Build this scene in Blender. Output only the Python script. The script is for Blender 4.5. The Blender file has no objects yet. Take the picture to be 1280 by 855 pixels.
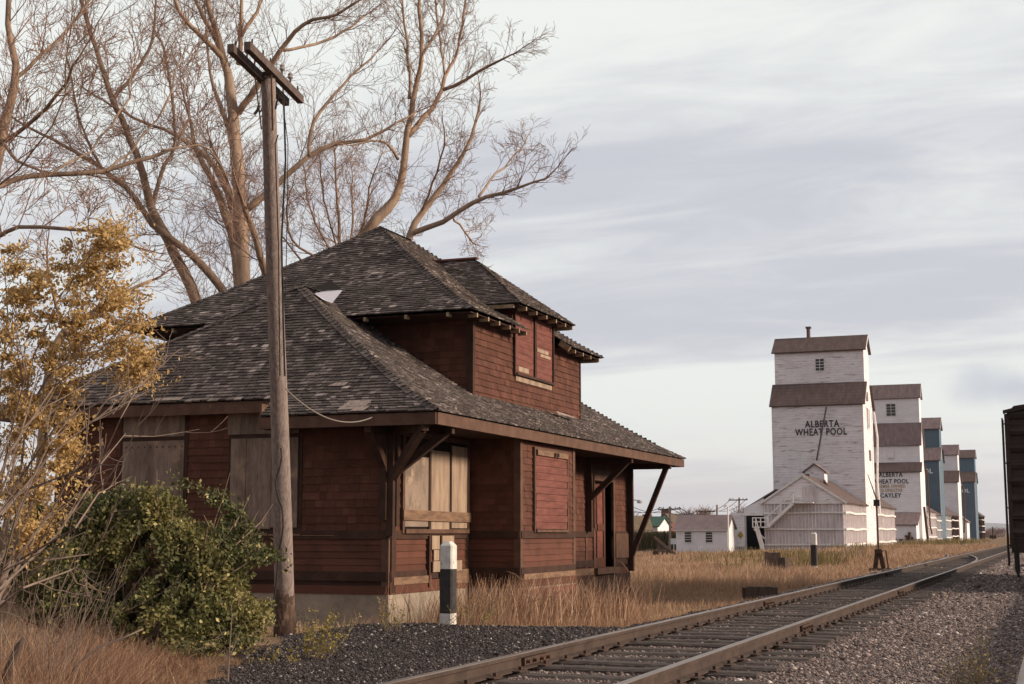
import bpy, math, random
import numpy as np
from math import radians, sin, cos, tan, atan2, sqrt, pi
from mathutils import Vector, Matrix, noise

random.seed(7); RNG = np.random.default_rng(11)
scene = bpy.context.scene
COL = scene.collection

# ------------------------------------------------------------------ camera
PSI, TH, H = radians(20.9), radians(7.64), 1.0
cam_d = bpy.data.cameras.new('camera'); cam = bpy.data.objects.new('camera', cam_d)
COL.objects.link(cam); scene.camera = cam
cam_d.lens = 50; cam_d.sensor_width = 36; cam_d.clip_start = 0.1; cam_d.clip_end = 60000
cam.location = (0, 0, H); cam.rotation_euler = (pi/2 + TH, 0, PSI)
FPX = 1280*50/36
_R = Vector((cos(PSI), sin(PSI), 0)); _F = Vector((-sin(PSI)*cos(TH), cos(PSI)*cos(TH), sin(TH)))
_U = _R.cross(_F); _FH = Vector((-sin(PSI), cos(PSI), 0)); CAM = Vector((0, 0, H))
def _ray(x, y): return _F + _R*((x-640)/FPX) + _U*((427.5-y)/FPX)
def at(x, y, D): r = _ray(x, y); return CAM + r*(D/r.dot(_FH))        # point at horizontal distance D
def atY(x, y, Y): r = _ray(x, y); return CAM + r*(Y/r.y)
def atZ(x, y, Z): r = _ray(x, y); return CAM + r*((Z-H)/r.z)
def in_view(P, m=1.08):                                                # numpy: points that the lens can see
    d = P - np.array(CAM)
    z = d @ np.array(_F); x = d @ np.array(_R); y = d @ np.array(_U)
    return (z > .5) & (np.abs(x/z) < .36*m) & (np.abs(y/z) < .24*m)

# ------------------------------------------------------------------ materials
def mat(name, base, rough=.85, var=None, vscale=3., vdet=4., stretch=(1,1,1), bump=0., bscale=20., bstretch=None,
        rnd=None, spec=.25, metal=0., ramp=(.35,.65), extra=None, transl=0.):
    """var: second colour mixed in by noise; rnd: colour list driven by per-face attribute 'rnd'"""
    m = bpy.data.materials.new(name); m.use_nodes = True
    nt = m.node_tree; N = nt.nodes; L = nt.links
    b = N['Principled BSDF']
    b.inputs['Roughness'].default_value = rough; b.inputs['Metallic'].default_value = metal
    b.inputs['Specular IOR Level'].default_value = spec
    tc = N.new('ShaderNodeTexCoord')
    mp = N.new('ShaderNodeMapping'); mp.inputs['Scale'].default_value = stretch
    L.new(tc.outputs['Object'], mp.inputs['Vector'])
    if rnd:
        a = N.new('ShaderNodeAttribute'); a.attribute_name = 'rnd'
        cr = N.new('ShaderNodeValToRGB'); cr.color_ramp.interpolation = 'LINEAR'
        L.new(a.outputs['Fac'], cr.inputs['Fac'])
        els = cr.color_ramp.elements
        while len(els) < len(rnd): els.new(.5)
        for i, (p, c) in enumerate(rnd): els[i].position = p; els[i].color = (*c, 1)
        col = cr.outputs['Color']
    else:
        c = N.new('ShaderNodeRGB'); c.outputs[0].default_value = (*base, 1); col = c.outputs[0]
    if var:
        nz = N.new('ShaderNodeTexNoise'); nz.inputs['Scale'].default_value = vscale; nz.inputs['Detail'].default_value = vdet
        nz.inputs['Roughness'].default_value = .62
        L.new(mp.outputs['Vector'], nz.inputs['Vector'])
        rm = N.new('ShaderNodeMapRange'); rm.inputs['From Min'].default_value = ramp[0]; rm.inputs['From Max'].default_value = ramp[1]
        L.new(nz.outputs['Fac'], rm.inputs['Value'])
        mx = N.new('ShaderNodeMix'); mx.data_type = 'RGBA'
        L.new(rm.outputs['Result'], mx.inputs['Factor']); L.new(col, mx.inputs['A']); mx.inputs['B'].default_value = (*var, 1)
        col = mx.outputs['Result']
    if extra: col = extra(N, L, mp, col, tc)
    L.new(col, b.inputs['Base Color'])
    if bump:
        m2 = N.new('ShaderNodeMapping'); m2.inputs['Scale'].default_value = bstretch or stretch
        L.new(tc.outputs['Object'], m2.inputs['Vector'])
        n2 = N.new('ShaderNodeTexNoise'); n2.inputs['Scale'].default_value = bscale; n2.inputs['Detail'].default_value = 5
        L.new(m2.outputs['Vector'], n2.inputs['Vector'])
        bp = N.new('ShaderNodeBump'); bp.inputs['Strength'].default_value = bump; bp.inputs['Distance'].default_value = .02
        L.new(n2.outputs['Fac'], bp.inputs['Height']); L.new(bp.outputs['Normal'], b.inputs['Normal'])
    if transl:
        tr = N.new('ShaderNodeBsdfTranslucent'); L.new(col, tr.inputs['Color'])
        ms = N.new('ShaderNodeMixShader'); ms.inputs[0].default_value = transl
        L.new(b.outputs[0], ms.inputs[1]); L.new(tr.outputs[0], ms.inputs[2])
        L.new(ms.outputs[0], N['Material Output'].inputs['Surface'])
    return m

def add_patch(color, scale, lo, hi, stretch=(1,1,1), detail=6):
    """returns an 'extra' that lays sharp-edged worn patches over the colour"""
    def f(N, L, mp, col, tc):
        m = N.new('ShaderNodeMapping'); m.inputs['Scale'].default_value = stretch
        L.new(tc.outputs['Object'], m.inputs['Vector'])
        n = N.new('ShaderNodeTexNoise'); n.inputs['Scale'].default_value = scale; n.inputs['Detail'].default_value = detail
        n.inputs['Roughness'].default_value = .7
        L.new(m.outputs['Vector'], n.inputs['Vector'])
        r = N.new('ShaderNodeMapRange'); r.inputs['From Min'].default_value = lo; r.inputs['From Max'].default_value = hi
        L.new(n.outputs['Fac'], r.inputs['Value'])
        mx = N.new('ShaderNodeMix'); mx.data_type = 'RGBA'
        L.new(r.outputs['Result'], mx.inputs['Factor']); L.new(col, mx.inputs['A']); mx.inputs['B'].default_value = (*color, 1)
        return mx.outputs['Result']
    return f
def chain(*fs):
    def g(N, L, mp, col, tc):
        for f in fs: col = f(N, L, mp, col, tc)
        return col
    return g
def boards(axis, period, color, width=.12):
    """thin dark joints between boards, repeated along an axis"""
    def f(N, L, mp, col, tc):
        s = N.new('ShaderNodeSeparateXYZ'); L.new(tc.outputs['Object'], s.inputs[0])
        d = N.new('ShaderNodeMath'); d.operation = 'DIVIDE'; L.new(s.outputs[axis], d.inputs[0]); d.inputs[1].default_value = period
        fr = N.new('ShaderNodeMath'); fr.operation = 'FRACT'; L.new(d.outputs[0], fr.inputs[0])
        lt = N.new('ShaderNodeMath'); lt.operation = 'LESS_THAN'; L.new(fr.outputs[0], lt.inputs[0]); lt.inputs[1].default_value = width
        mx = N.new('ShaderNodeMix'); mx.data_type = 'RGBA'
        L.new(lt.outputs[0], mx.inputs['Factor']); L.new(col, mx.inputs['A']); mx.inputs['B'].default_value = (*color, 1)
        return mx.outputs['Result']
    return f

M = {}
M['roof'] = mat('weathered_roof_shingle', (0,0,0), .9, rnd=[(0,(.045,.034,.031)),(.5,(.092,.072,.065)),(.78,(.15,.12,.108)),(.9,(.27,.22,.20)),(1,(.45,.375,.34))],
                var=(.085,.068,.058), vscale=1.1, ramp=(.45,.75), bump=.35, bscale=30, extra=add_patch((.030,.024,.022), .9, .56, .70))
M['roofdeck'] = mat('roof_deck_board', (.03,.024,.02), .95)
M['redshingle'] = mat('red_painted_wall_shingle', (0,0,0), .85, extra=add_patch((.045,.020,.013), 1.3, .56, .78, (1,1,1.6)), rnd=[(0,(.078,.030,.017)),(.6,(.108,.042,.026)),(.95,(.135,.054,.035)),(1,(.175,.082,.056))],
                      var=(.07,.024,.016), vscale=1.6, ramp=(.42,.75), bump=.25, bscale=40)
M['redclap'] = mat('red_painted_clapboard', (0,0,0), .82, rnd=[(0,(.086,.032,.019)),(1,(.125,.047,.030))],
                   var=(.065,.026,.017), vscale=2.2, ramp=(.45,.72), bump=.3, bscale=25, bstretch=(1,1,6))
M['redboard'] = mat('faded_red_board', (.185,.066,.050), .8, var=(.115,.040,.030), vscale=2.5, stretch=(1,1,5), bump=.3, bscale=18, bstretch=(1,1,8),
                    extra=add_patch((.30,.17,.11), 3, .66, .76, (1,1,6)))
M['trim'] = mat('brown_painted_trim', (.125,.068,.045), .8, var=(.08,.042,.028), vscale=4, bump=.25, bscale=30, extra=add_patch((.2,.13,.09), 5, .64, .74))
M['darktrim'] = mat('dark_brown_trim', (.062,.03,.02), .85, var=(.035,.018,.012), vscale=4, bump=.2, bscale=30)
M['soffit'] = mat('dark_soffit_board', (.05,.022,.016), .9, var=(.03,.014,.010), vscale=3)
M['ply'] = mat('weathered_plywood', (.37,.265,.185), .85, var=(.21,.15,.11), vscale=2.2, stretch=(3,3,.6), bump=.3, bscale=40, bstretch=(4,4,.5),
               extra=add_patch((.13,.085,.06), 7, .60, .72, (5,5,.7)))
M['plygrey'] = mat('grey_weathered_plywood', (.25,.185,.150), .88, var=(.13,.09,.07), vscale=2.0, stretch=(3,3,.7), bump=.35, bscale=40, bstretch=(5,5,.5),
                   extra=chain(add_patch((.075,.055,.042), 9, .54, .68, (6,6,.6)), add_patch((.32,.22,.15), 2, .56, .72), add_patch((.07,.04,.03), 30, .66, .70)))
M['plystain'] = mat('stained_plywood', (.27,.20,.15), .88, var=(.17,.125,.10), vscale=1.6, bump=.3, bscale=40, bstretch=(4,4,.5), extra=chain(add_patch((.10,.075,.06), 2.2, .52, .70, (2,2,1)), add_patch((.36,.26,.18), 2.5, .58, .66)))
M['barewood'] = mat('bare_weathered_wood', (.24,.145,.088), .88, var=(.12,.072,.048), vscale=3, stretch=(1,1,5), bump=.35, bscale=30, bstretch=(1,1,5))
M['concrete'] = mat('weathered_concrete', (.34,.27,.205), .92, var=(.20,.165,.13), vscale=2.5, bump=.4, bscale=25, extra=add_patch((.14,.115,.09), 6, .6, .74))
M['polewood'] = mat('grey_pole_wood', (.31,.245,.215), .92, var=(.18,.135,.12), vscale=5, stretch=(6,6,.35), bump=.8, bscale=14, bstretch=(8,8,.3),
                    extra=add_patch((.055,.038,.032), 9, .60, .68, (7,7,.35)))
M['polebase'] = M['polewood']
M['darkwood'] = mat('dark_timber', (.055,.038,.030), .92, var=(.10,.07,.055), vscale=6, stretch=(1,6,1), bump=.6, bscale=20)
M['tie'] = mat('creosoted_tie', (.055,.043,.038), .93, var=(.125,.098,.085), vscale=7, stretch=(1,7,3), bump=.9, bscale=20, bstretch=(1,9,3))
M['railside'] = mat('rusty_rail', (.050,.033,.026), .8, var=(.078,.053,.041), vscale=6, bump=.2, bscale=40, metal=.15)
M['railtop'] = mat('worn_rail_head', (.24,.19,.165), .45, var=(.15,.105,.085), vscale=3, stretch=(6,.4,1), metal=.7)
M['rust'] = mat('rusty_iron', (.085,.045,.03), .85, var=(.05,.03,.022), vscale=8, bump=.3)
M['blackpaint'] = mat('black_paint', (.022,.020,.020), .75, var=(.05,.045,.042), vscale=7, bump=.15)
M['whitepost'] = mat('flaking_white_paint', (.66,.62,.57), .8, var=(.5,.46,.42), vscale=8, bump=.2, extra=add_patch((.06,.05,.045), 16, .60, .64, (1,1,.6)))
M['blackpost'] = mat('flaking_black_paint', (.030,.026,.027), .8, var=(.05,.043,.04), vscale=8, bump=.2, extra=add_patch((.55,.5,.46), 22, .67, .70, (1,1,.5)))
def peeling(name, base, worn, dark, lo=.60, hi=.66):
    return mat(name, base, .85, var=tuple(c*.86 for c in base), vscale=.35, ramp=(.4,.7), bump=.15, bscale=6,
               extra=chain(boards('Z', .30, tuple(c*.72 for c in base), .12), add_patch(worn, .55, .50, .72, (1,1,2.5)), add_patch(tuple(c*.8 for c in base), 2.5, .52, .66, (.3,.3,4)), add_patch(tuple(c*.78 for c in base), .8, .56, .78, (2.5,2.5,.14)), add_patch(dark, .9, lo, hi, (.7,.7,7))))
M['elev_white'] = peeling('peeling_white_elevator_paint', (.78,.73,.735), (.52,.47,.47), (.34,.28,.265), .575, .63)
M['elev_white2'] = peeling('faded_white_elevator_paint', (.78,.75,.765), (.60,.57,.59), (.36,.31,.31), .70, .76)
M['elev_blue'] = peeling('blue_elevator_paint', (.105,.155,.195), (.09,.13,.165), (.16,.19,.2), .66, .74)
M['elev_roof'] = mat('brown_elevator_roof', (.135,.092,.082), .92, var=(.085,.058,.052), vscale=.7, stretch=(3,1,1), bump=.3, bscale=5, extra=boards('Y', .35, (.085,.06,.055), .2))
M['elev_roof2'] = mat('greyish_elevator_roof', (.21,.155,.15), .92, var=(.14,.10,.098), vscale=.8, stretch=(3,1,1), bump=.3, bscale=5)
M['annex'] = mat('faded_annex_wood', (.62,.57,.57), .88, var=(.46,.40,.39), vscale=1.3, stretch=(2,2,.4), bump=.3, bscale=8,
                 extra=add_patch((.20,.15,.135), 1.6, .60, .72, (2,2,.5)))
M['annexdark'] = mat('unpainted_annex_wood', (.10,.055,.042), .9, var=(.06,.034,.028), vscale=1.2, stretch=(2,2,.4))
M['batten'] = mat('annex_batten', (.76,.71,.71), .88, var=(.55,.49,.48), vscale=1.2, stretch=(1,1,.5))
M['whiteplain'] = mat('white_paint', (.72,.70,.71), .8, var=(.62,.60,.61), vscale=.8, extra=boards('Z', .14, (.60,.58,.59), .10))
M['whitetrim'] = mat('white_trim_paint', (.74,.71,.68), .8, var=(.6,.56,.53), vscale=2)
M['mauveroof'] = mat('mauve_asphalt_roof', (.22,.165,.165), .92, var=(.17,.125,.125), vscale=1.5)
M['greenroof'] = mat('green_asphalt_roof', (.05,.095,.07), .9, var=(.035,.07,.05), vscale=1.5)
M['brownroof'] = mat('brown_house_roof', (.12,.09,.06), .9, var=(.08,.06,.04), vscale=1.5)
M['glass'] = mat('dark_window_glass', (.02,.02,.022), .25, spec=.5)
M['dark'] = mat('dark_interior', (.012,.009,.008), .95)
M['letter_black'] = mat('black_lettering_paint', (.02,.018,.02), .8, var=(.05,.045,.05), vscale=2)
M['letter_white'] = mat('white_lettering_paint', (.72,.72,.74), .8)
M['letter_tan'] = mat('tan_lettering_paint', (.42,.29,.16), .8)
M['yellow'] = mat('yellow_sign_paint', (.55,.36,.03), .7, var=(.12,.08,.02), vscale=9)
M['boxcar'] = mat('dark_brown_boxcar_paint', (.050,.030,.024), .75, var=(.028,.018,.015), vscale=2.5, bump=.2, bscale=10, extra=add_patch((.06,.042,.036), 4, .6, .75, (1,1,3)))
M['wire'] = mat('black_wire', (.02,.017,.016), .7)
M['cable'] = mat('pale_cable', (.21,.175,.15), .7)
M['insul'] = mat('insulator_glass', (.25,.22,.2), .3, spec=.5)
M['bark_pale'] = mat('pale_cottonwood_bark', (.40,.285,.20), .92, var=(.23,.155,.11), vscale=2.2, stretch=(2,2,.7), bump=.5, bscale=8)
M['bark_brown'] = mat('brown_bark', (.30,.21,.15), .92, var=(.17,.115,.082), vscale=2.5, stretch=(2,2,.7), bump=.5, bscale=8)
M['twig'] = mat('brown_twig', (.215,.125,.090), .9, var=(.29,.18,.13), vscale=2)
M['stem'] = mat('pale_shrub_stem', (.23,.17,.135), .9, var=(.14,.10,.08), vscale=5)
M['leaf_green'] = mat('green_shrub_leaf', (0,0,0), .6, rnd=[(0,(.030,.036,.012)),(.45,(.088,.092,.028)),(.85,(.23,.195,.065)),(1,(.54,.45,.20))], transl=.25, spec=.35)
M['leaf_yellow'] = mat('yellow_autumn_leaf', (0,0,0), .7, rnd=[(0,(.27,.155,.055)),(.5,(.48,.31,.12)),(1,(.68,.50,.25))], transl=.35)
M['leaf_weed'] = mat('yellow_green_weed_leaf', (0,0,0), .7, rnd=[(0,(.12,.11,.03)),(.5,(.28,.22,.05)),(1,(.42,.32,.10))], transl=.3)
M['grass'] = mat('dry_grass', (0,0,0), .85, rnd=[(0,(.14,.068,.042)),(.35,(.31,.175,.110)),(.7,(.44,.285,.185)),(.9,(.60,.455,.33)),(1,(.19,.17,.075))], transl=.25, spec=.15)
M['grass_red'] = mat('russet_dry_grass', (0,0,0), .85, rnd=[(0,(.11,.052,.034)),(.4,(.25,.135,.085)),(.75,(.37,.24,.155)),(1,(.56,.45,.32))], transl=.25, spec=.15)
M['weed_mid'] = mat('olive_weeds', (0,0,0), .85, rnd=[(0,(.085,.07,.030)),(.6,(.19,.145,.06)),(1,(.32,.23,.11))], transl=.2)
M['hedge'] = mat('dark_bare_hedge', (.055,.042,.030), .95, var=(.10,.075,.055), vscale=1.5, bump=.5)
M['stones'] = mat('ballast_stone', (0,0,0), .85, rnd=[(0,(.066,.047,.042)),(.4,(.150,.110,.097)),(.8,(.255,.197,.175)),(.97,(.36,.30,.27)),(1,(.60,.54,.50))], bump=.15, bscale=60)
M['cinders'] = mat('dark_cinder', (0,0,0), .85, rnd=[(0,(.020,.015,.015)),(.6,(.050,.040,.039)),(.9,(.10,.082,.078)),(1,(.42,.37,.34))])

# ------------------------------------------------------------------ mesh helpers
class MB:
    def __init__(s): s.v = []; s.f = []; s.mi = []; s.r = []
    def face(s, pts, mi=0, r=.5):
        n = len(s.v); s.v.extend([tuple(p) for p in pts]); s.f.append(tuple(range(n, n+len(pts)))); s.mi.append(mi); s.r.append(r)
    def raw(s, vs, fs, mi=0, r=.5):
        n = len(s.v); s.v.extend([tuple(p) for p in vs])
        for f in fs: s.f.append(tuple(i+n for i in f)); s.mi.append(mi); s.r.append(r)
    def box(s, x0, x1, y0, y1, z0, z1, mi=0, r=.5):
        s.raw([(x0,y0,z0),(x1,y0,z0),(x1,y1,z0),(x0,y1,z0),(x0,y0,z1),(x1,y0,z1),(x1,y1,z1),(x0,y1,z1)],
              [(0,3,2,1),(4,5,6,7),(0,1,5,4),(1,2,6,5),(2,3,7,6),(3,0,4,7)], mi, r)
    def beam(s, a, b, w, h, mi=0, up=(0,0,1), r=.5, w2=None, h2=None):
        a = Vector(a); b = Vector(b); d = (b-a).normalized(); u = Vector(up)
        if abs(d.dot(u)) > .99: u = Vector((0,1,0))
        sd = d.cross(u).normalized(); u = sd.cross(d)
        w2 = w2 or w; h2 = h2 or h; vs = []
        for p, ww, hh in ((a,w,h),(b,w2,h2)):
            for i, j in ((-1,-1),(1,-1),(1,1),(-1,1)): vs.append(p + sd*(i*ww/2) + u*(j*hh/2))
        s.raw(vs, [(0,3,2,1),(4,5,6,7),(0,1,5,4),(1,2,6,5),(2,3,7,6),(3,0,4,7)], mi, r)
    def prism(s, pts, ax, c0, c1, mi=0, r=.5):
        """polygon pts (2 coords) extruded along axis ax from c0 to c1"""
        def mk(p, c):
            return {'x': (c, p[0], p[1]), 'y': (p[0], c, p[1]), 'z': (p[0], p[1], c)}[ax]
        n = len(pts); vs = [mk(p, c0) for p in pts] + [mk(p, c1) for p in pts]
        s.raw(vs, [tuple(range(n))[::-1], tuple(range(n, 2*n))] + [(i, (i+1) % n, n+(i+1) % n, n+i) for i in range(n)], mi, r)
    def tube(s, pts, rad, k=6, mi=0, cap=True, r=.5):
        pts = [Vector(p) for p in pts]; n = len(pts)
        if not hasattr(rad, '__len__'): rad = [rad]*n
        base = len(s.v); ref = None
        for i, p in enumerate(pts):
            d = (pts[min(i+1, n-1)] - pts[max(i-1, 0)])
            d = d.normalized() if d.length > 1e-9 else Vector((0,0,1))
            if ref is None: ref = d.orthogonal().normalized()
            ref = (ref - d*ref.dot(d)); ref = ref.normalized() if ref.length > 1e-6 else d.orthogonal().normalized()
            q = d.cross(ref)
            for j in range(k):
                a = 2*pi*j/k; s.v.append(tuple(p + (ref*cos(a) + q*sin(a))*rad[i]))
        for i in range(n-1):
            for j in range(k):
                s.f.append((base+i*k+j, base+i*k+(j+1) % k, base+(i+1)*k+(j+1) % k, base+(i+1)*k+j)); s.mi.append(mi); s.r.append(r)
        if cap and k > 3:
            s.f.append(tuple(base+j for j in range(k))[::-1]); s.mi.append(mi); s.r.append(r)
            s.f.append(tuple(base+(n-1)*k+j for j in range(k))); s.mi.append(mi); s.r.append(r)
    def lathe(s, c, prof, k=10, mi=0):
        s.tube([(c[0], c[1], c[2]+z) for _, z in prof], [max(r, 1e-4) for r, _ in prof], k, mi)
    def build(s, name, mats, parent=None, smooth=False, loc=None):
        if not isinstance(mats, (list, tuple)): mats = [mats]
        me = bpy.data.meshes.new(name)
        off = Vector(loc) if loc is not None else Vector((0,0,0))
        me.from_pydata([(v[0]-off.x, v[1]-off.y, v[2]-off.z) for v in s.v] if loc is not None else s.v, [], s.f)
        for m in mats: me.materials.append(m)
        if len(mats) > 1: me.polygons.foreach_set('material_index', s.mi)
        a = me.attributes.new('rnd', 'FLOAT', 'FACE'); a.data.foreach_set('value', s.r)
        if smooth: me.polygons.foreach_set('use_smooth', [True]*len(s.f))
        me.update()
        o = bpy.data.objects.new(name, me); COL.objects.link(o)
        if loc is not None: o.location = off
        if parent is not None:
            o.parent = parent
            top = parent
            o.matrix_parent_inverse = world_inv(parent)
        return o
def boxes(name, m, parent, lst):
    for q in lst:
        b_ = MB(); b_.box(*q); b_.build(name, m, parent)
def world_inv(o):
    m = Matrix.Identity(4)
    while o is not None:
        m = o.matrix_parent_inverse @ Matrix.LocRotScale(o.location, o.rotation_euler, None) @ m if o.parent else Matrix.LocRotScale(o.location, o.rotation_euler, None) @ m
        o = o.parent
    return m.inverted()
def tag(o, label=None, cat=None, group=None, kind=None):
    if label: o['label'] = label
    if cat: o['category'] = cat
    if group: o['group'] = group
    if kind: o['kind'] = kind
    return o
def empty(name, loc, label=None, cat=None, group=None, kind=None):
    o = bpy.data.objects.new(name, None); COL.objects.link(o); o.location = loc; o.empty_display_size = .3
    return tag(o, label, cat, group, kind)
def np_mesh(name, V, F, m, rnd=None, parent=None, smooth=False, mats_idx=None):
    """V (n,3) float, F (k,c) int, equal corner count"""
    me = bpy.data.meshes.new(name); k, c = F.shape
    me.vertices.add(len(V)); me.vertices.foreach_set('co', np.ascontiguousarray(V, dtype=np.float32).ravel())
    me.loops.add(k*c); me.loops.foreach_set('vertex_index', np.ascontiguousarray(F, dtype=np.int32).ravel())
    me.polygons.add(k); me.polygons.foreach_set('loop_start', np.arange(0, k*c, c, dtype=np.int32))
    me.polygons.foreach_set('loop_total', np.full(k, c, dtype=np.int32))
    if smooth: me.polygons.foreach_set('use_smooth', np.ones(k, dtype=bool))
    for mm in (m if isinstance(m, (list, tuple)) else [m]): me.materials.append(mm)
    if mats_idx is not None: me.polygons.foreach_set('material_index', mats_idx)
    if rnd is not None:
        a = me.attributes.new('rnd', 'FLOAT', 'FACE'); a.data.foreach_set('value', np.ascontiguousarray(rnd, dtype=np.float32))
    me.update(calc_edges=True)
    o = bpy.data.objects.new(name, me); COL.objects.link(o)
    if parent is not None: o.parent = parent; o.matrix_parent_inverse = world_inv(parent)
    return o

def shingles(mb, A, B, C, D, exposure=.13, wr=(.09,.2), th=.012, lift=.004, jit=.008, light=.05, mi=0, lowr=None, ragged=0., miss=0.):
    """courses of overlapping shingles on quad A(bottom left) B(bottom right) C(top right) D(top left) seen from outside"""
    A, B, C, D = map(Vector, (A, B, C, D))
    n = (B-A).cross(D-A)
    if n.length < 1e-6: n = (B-A).cross(C-A)
    n.normalize()
    hgt = max(((D+C)/2-(A+B)/2).length, .01); rows = max(1, round(hgt/exposure))
    for i in range(rows):
        v0, v1 = i/rows, (i+1)/rows
        L0, R0 = A.lerp(D, v0), B.lerp(C, v0); L1, R1 = A.lerp(D, v1), B.lerp(C, v1)
        up = ((L1+R1)/2-(L0+R0)/2).normalized()
        lo, hi = L0, R0
        if (R1-L1).length > (R0-L0).length: lo, hi = L1 - up*(hgt/rows), R1 - up*(hgt/rows)
        W = (hi-lo).length
        if W < .03: continue
        ud = (hi-lo)/W; u = 0.; band = random.uniform(-.05,.05)
        while u < W-.01:
            w = min(random.uniform(*wr), W-u)
            if miss and random.random() < miss: u += w; continue
            j = random.uniform(-jit, jit) - (random.uniform(0, ragged) if i == 0 else 0)
            p0 = lo + ud*u + up*j; p1 = lo + ud*(u+w-.004) + up*j
            top = hgt/rows + .02 - j
            t = th*random.uniform(.8,1.5)
            a = p0 + n*(lift+t); b = p1 + n*(lift+t); c = p1 + up*top + n*lift; d = p0 + up*top + n*lift
            r = random.random()*.85 + band
            if random.random() < light: r = 1-.22*random.random()**.6
            r = min(1, max(0, r))
            e0 = p0 + n*(lift-.004); e1 = p1 + n*(lift-.004)
            mb.raw([a, b, c, d, e0, e1], [(0,1,2,3),(4,5,1,0)], mi, r)
            u += w
def sm(x, a, b):
    t = min(1, max(0, (x-a)/(b-a))); return t*t*(3-2*t)

# ------------------------------------------------------------------ world, sun
SUN_EL, SUN_AZ = radians(19), radians(83)            # azimuth clockwise from +Y
w = bpy.data.worlds.new('World'); scene.world = w; w.use_nodes = True
nt = w.node_tree; N = nt.nodes; L = nt.links
bg = N['Background']; bg.inputs['Strength'].default_value = .1
sky = N.new('ShaderNodeTexSky'); sky.sky_type = 'NISHITA'; sky.sun_disc = False
sky.sun_elevation = SUN_EL; sky.sun_rotation = SUN_AZ; sky.air_density = 1.; sky.dust_density = 2.
tc = N.new('ShaderNodeTexCoord'); sp = N.new('ShaderNodeSeparateXYZ'); L.new(tc.outputs['Generated'], sp.inputs[0])
def mth(op, a, b=None, c=None):
    n = N.new('ShaderNodeMath'); n.operation = op
    for i, q in enumerate((a, b, c)):
        if q is None: continue
        if hasattr(q, 'links'): L.new(q, n.inputs[i])
        else: n.inputs[i].default_value = q
    return n.outputs[0]
def mrange(v, a, b, c=0., d=1., interp='SMOOTHSTEP'):
    n = N.new('ShaderNodeMapRange'); n.interpolation_type = interp
    L.new(v, n.inputs['Value'])
    for k, q in (('From Min',a),('From Max',b),('To Min',c),('To Max',d)): n.inputs[k].default_value = q
    return n.outputs[0]
def cmix(f, a, b):
    n = N.new('ShaderNodeMix'); n.data_type = 'RGBA'
    L.new(f, n.inputs['Factor']) if hasattr(f, 'links') else setattr(n.inputs['Factor'], 'default_value', f)
    for k, q in (('A',a),('B',b)):
        if hasattr(q, 'links'): L.new(q, n.inputs[k])
        else: n.inputs[k].default_value = (*q, 1)
    return n.outputs['Result']
zz = mth('MAXIMUM', sp.outputs['Z'], 0.)
den = mth('ADD', zz, .16)
cx = mth('DIVIDE', sp.outputs['X'], den); cy = mth('DIVIDE', sp.outputs['Y'], den)
cmb = N.new('ShaderNodeCombineXYZ'); L.new(cx, cmb.inputs[0]); L.new(cy, cmb.inputs[1])
mp = N.new('ShaderNodeMapping'); mp.inputs['Rotation'].default_value = (0,0,radians(-38)); mp.inputs['Scale'].default_value = (.55,1.35,1); mp.inputs['Location'].default_value = (.4,.25,0)
L.new(cmb.outputs[0], mp.inputs[0])
n1 = N.new('ShaderNodeTexNoise'); n1.inputs['Scale'].default_value = .75; n1.inputs['Detail'].default_value = 6; n1.inputs['Roughness'].default_value = .5; n1.inputs['Distortion'].default_value = .5
L.new(mp.outputs[0], n1.inputs['Vector'])
n2 = N.new('ShaderNodeTexNoise'); n2.inputs['Scale'].default_value = 3.4; n2.inputs['Detail'].default_value = 9; n2.inputs['Roughness'].default_value = .62; n2.inputs['Distortion'].default_value = .6
L.new(mp.outputs[0], n2.inputs['Vector'])
base_n = mth('ADD', mth('MULTIPLY', n1.outputs['Fac'], .64), mth('MULTIPLY', n2.outputs['Fac'], .36))
# a broad heavier cloud bank about twelve degrees up, thicker toward the track side
bank = mth('MULTIPLY', mrange(sp.outputs['Z'], .07, .17), mrange(sp.outputs['Z'], .34, .21))
side = mrange(sp.outputs['X'], -.46, -.20, .25, 1.)
lav = mth('ADD', base_n, mth('MULTIPLY', mth('MULTIPLY', bank, side), .10))
f_l = mrange(lav, .43, .66)
cloud = cmix(f_l, (7.75,7.9,7.55), (5.15,5.2,5.7))
hor = mrange(sp.outputs['Z'], .0, .085, 1., 0.)
cloud2 = cmix(mth('MULTIPLY', hor, .75), cloud, (8.0,7.2,6.9))
pv_ = _ray(1268, 484).normalized()
dp = N.new('ShaderNodeVectorMath'); dp.operation = 'SUBTRACT'; L.new(tc.outputs['Generated'], dp.inputs[0]); dp.inputs[1].default_value = tuple(pv_)
ds_ = N.new('ShaderNodeVectorMath'); ds_.operation = 'MULTIPLY'; L.new(dp.outputs[0], ds_.inputs[0]); ds_.inputs[1].default_value = (1., 1., 2.6)
dl_ = N.new('ShaderNodeVectorMath'); dl_.operation = 'LENGTH'; L.new(ds_.outputs[0], dl_.inputs[0])
pn = N.new('ShaderNodeTexNoise'); pn.inputs['Scale'].default_value = 22; pn.inputs['Detail'].default_value = 5; L.new(tc.outputs['Generated'], pn.inputs['Vector'])
small = mrange(mth('ADD', dl_.outputs['Value'], mth('MULTIPLY', pn.outputs['Fac'], .06)), .035, .085, 1., 0.)
cloud2 = cmix(mth('MULTIPLY', small, .75), cloud2, (4.2,4.4,5.3))
skyc = cmix(.9, sky.outputs[0], cloud2)
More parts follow.
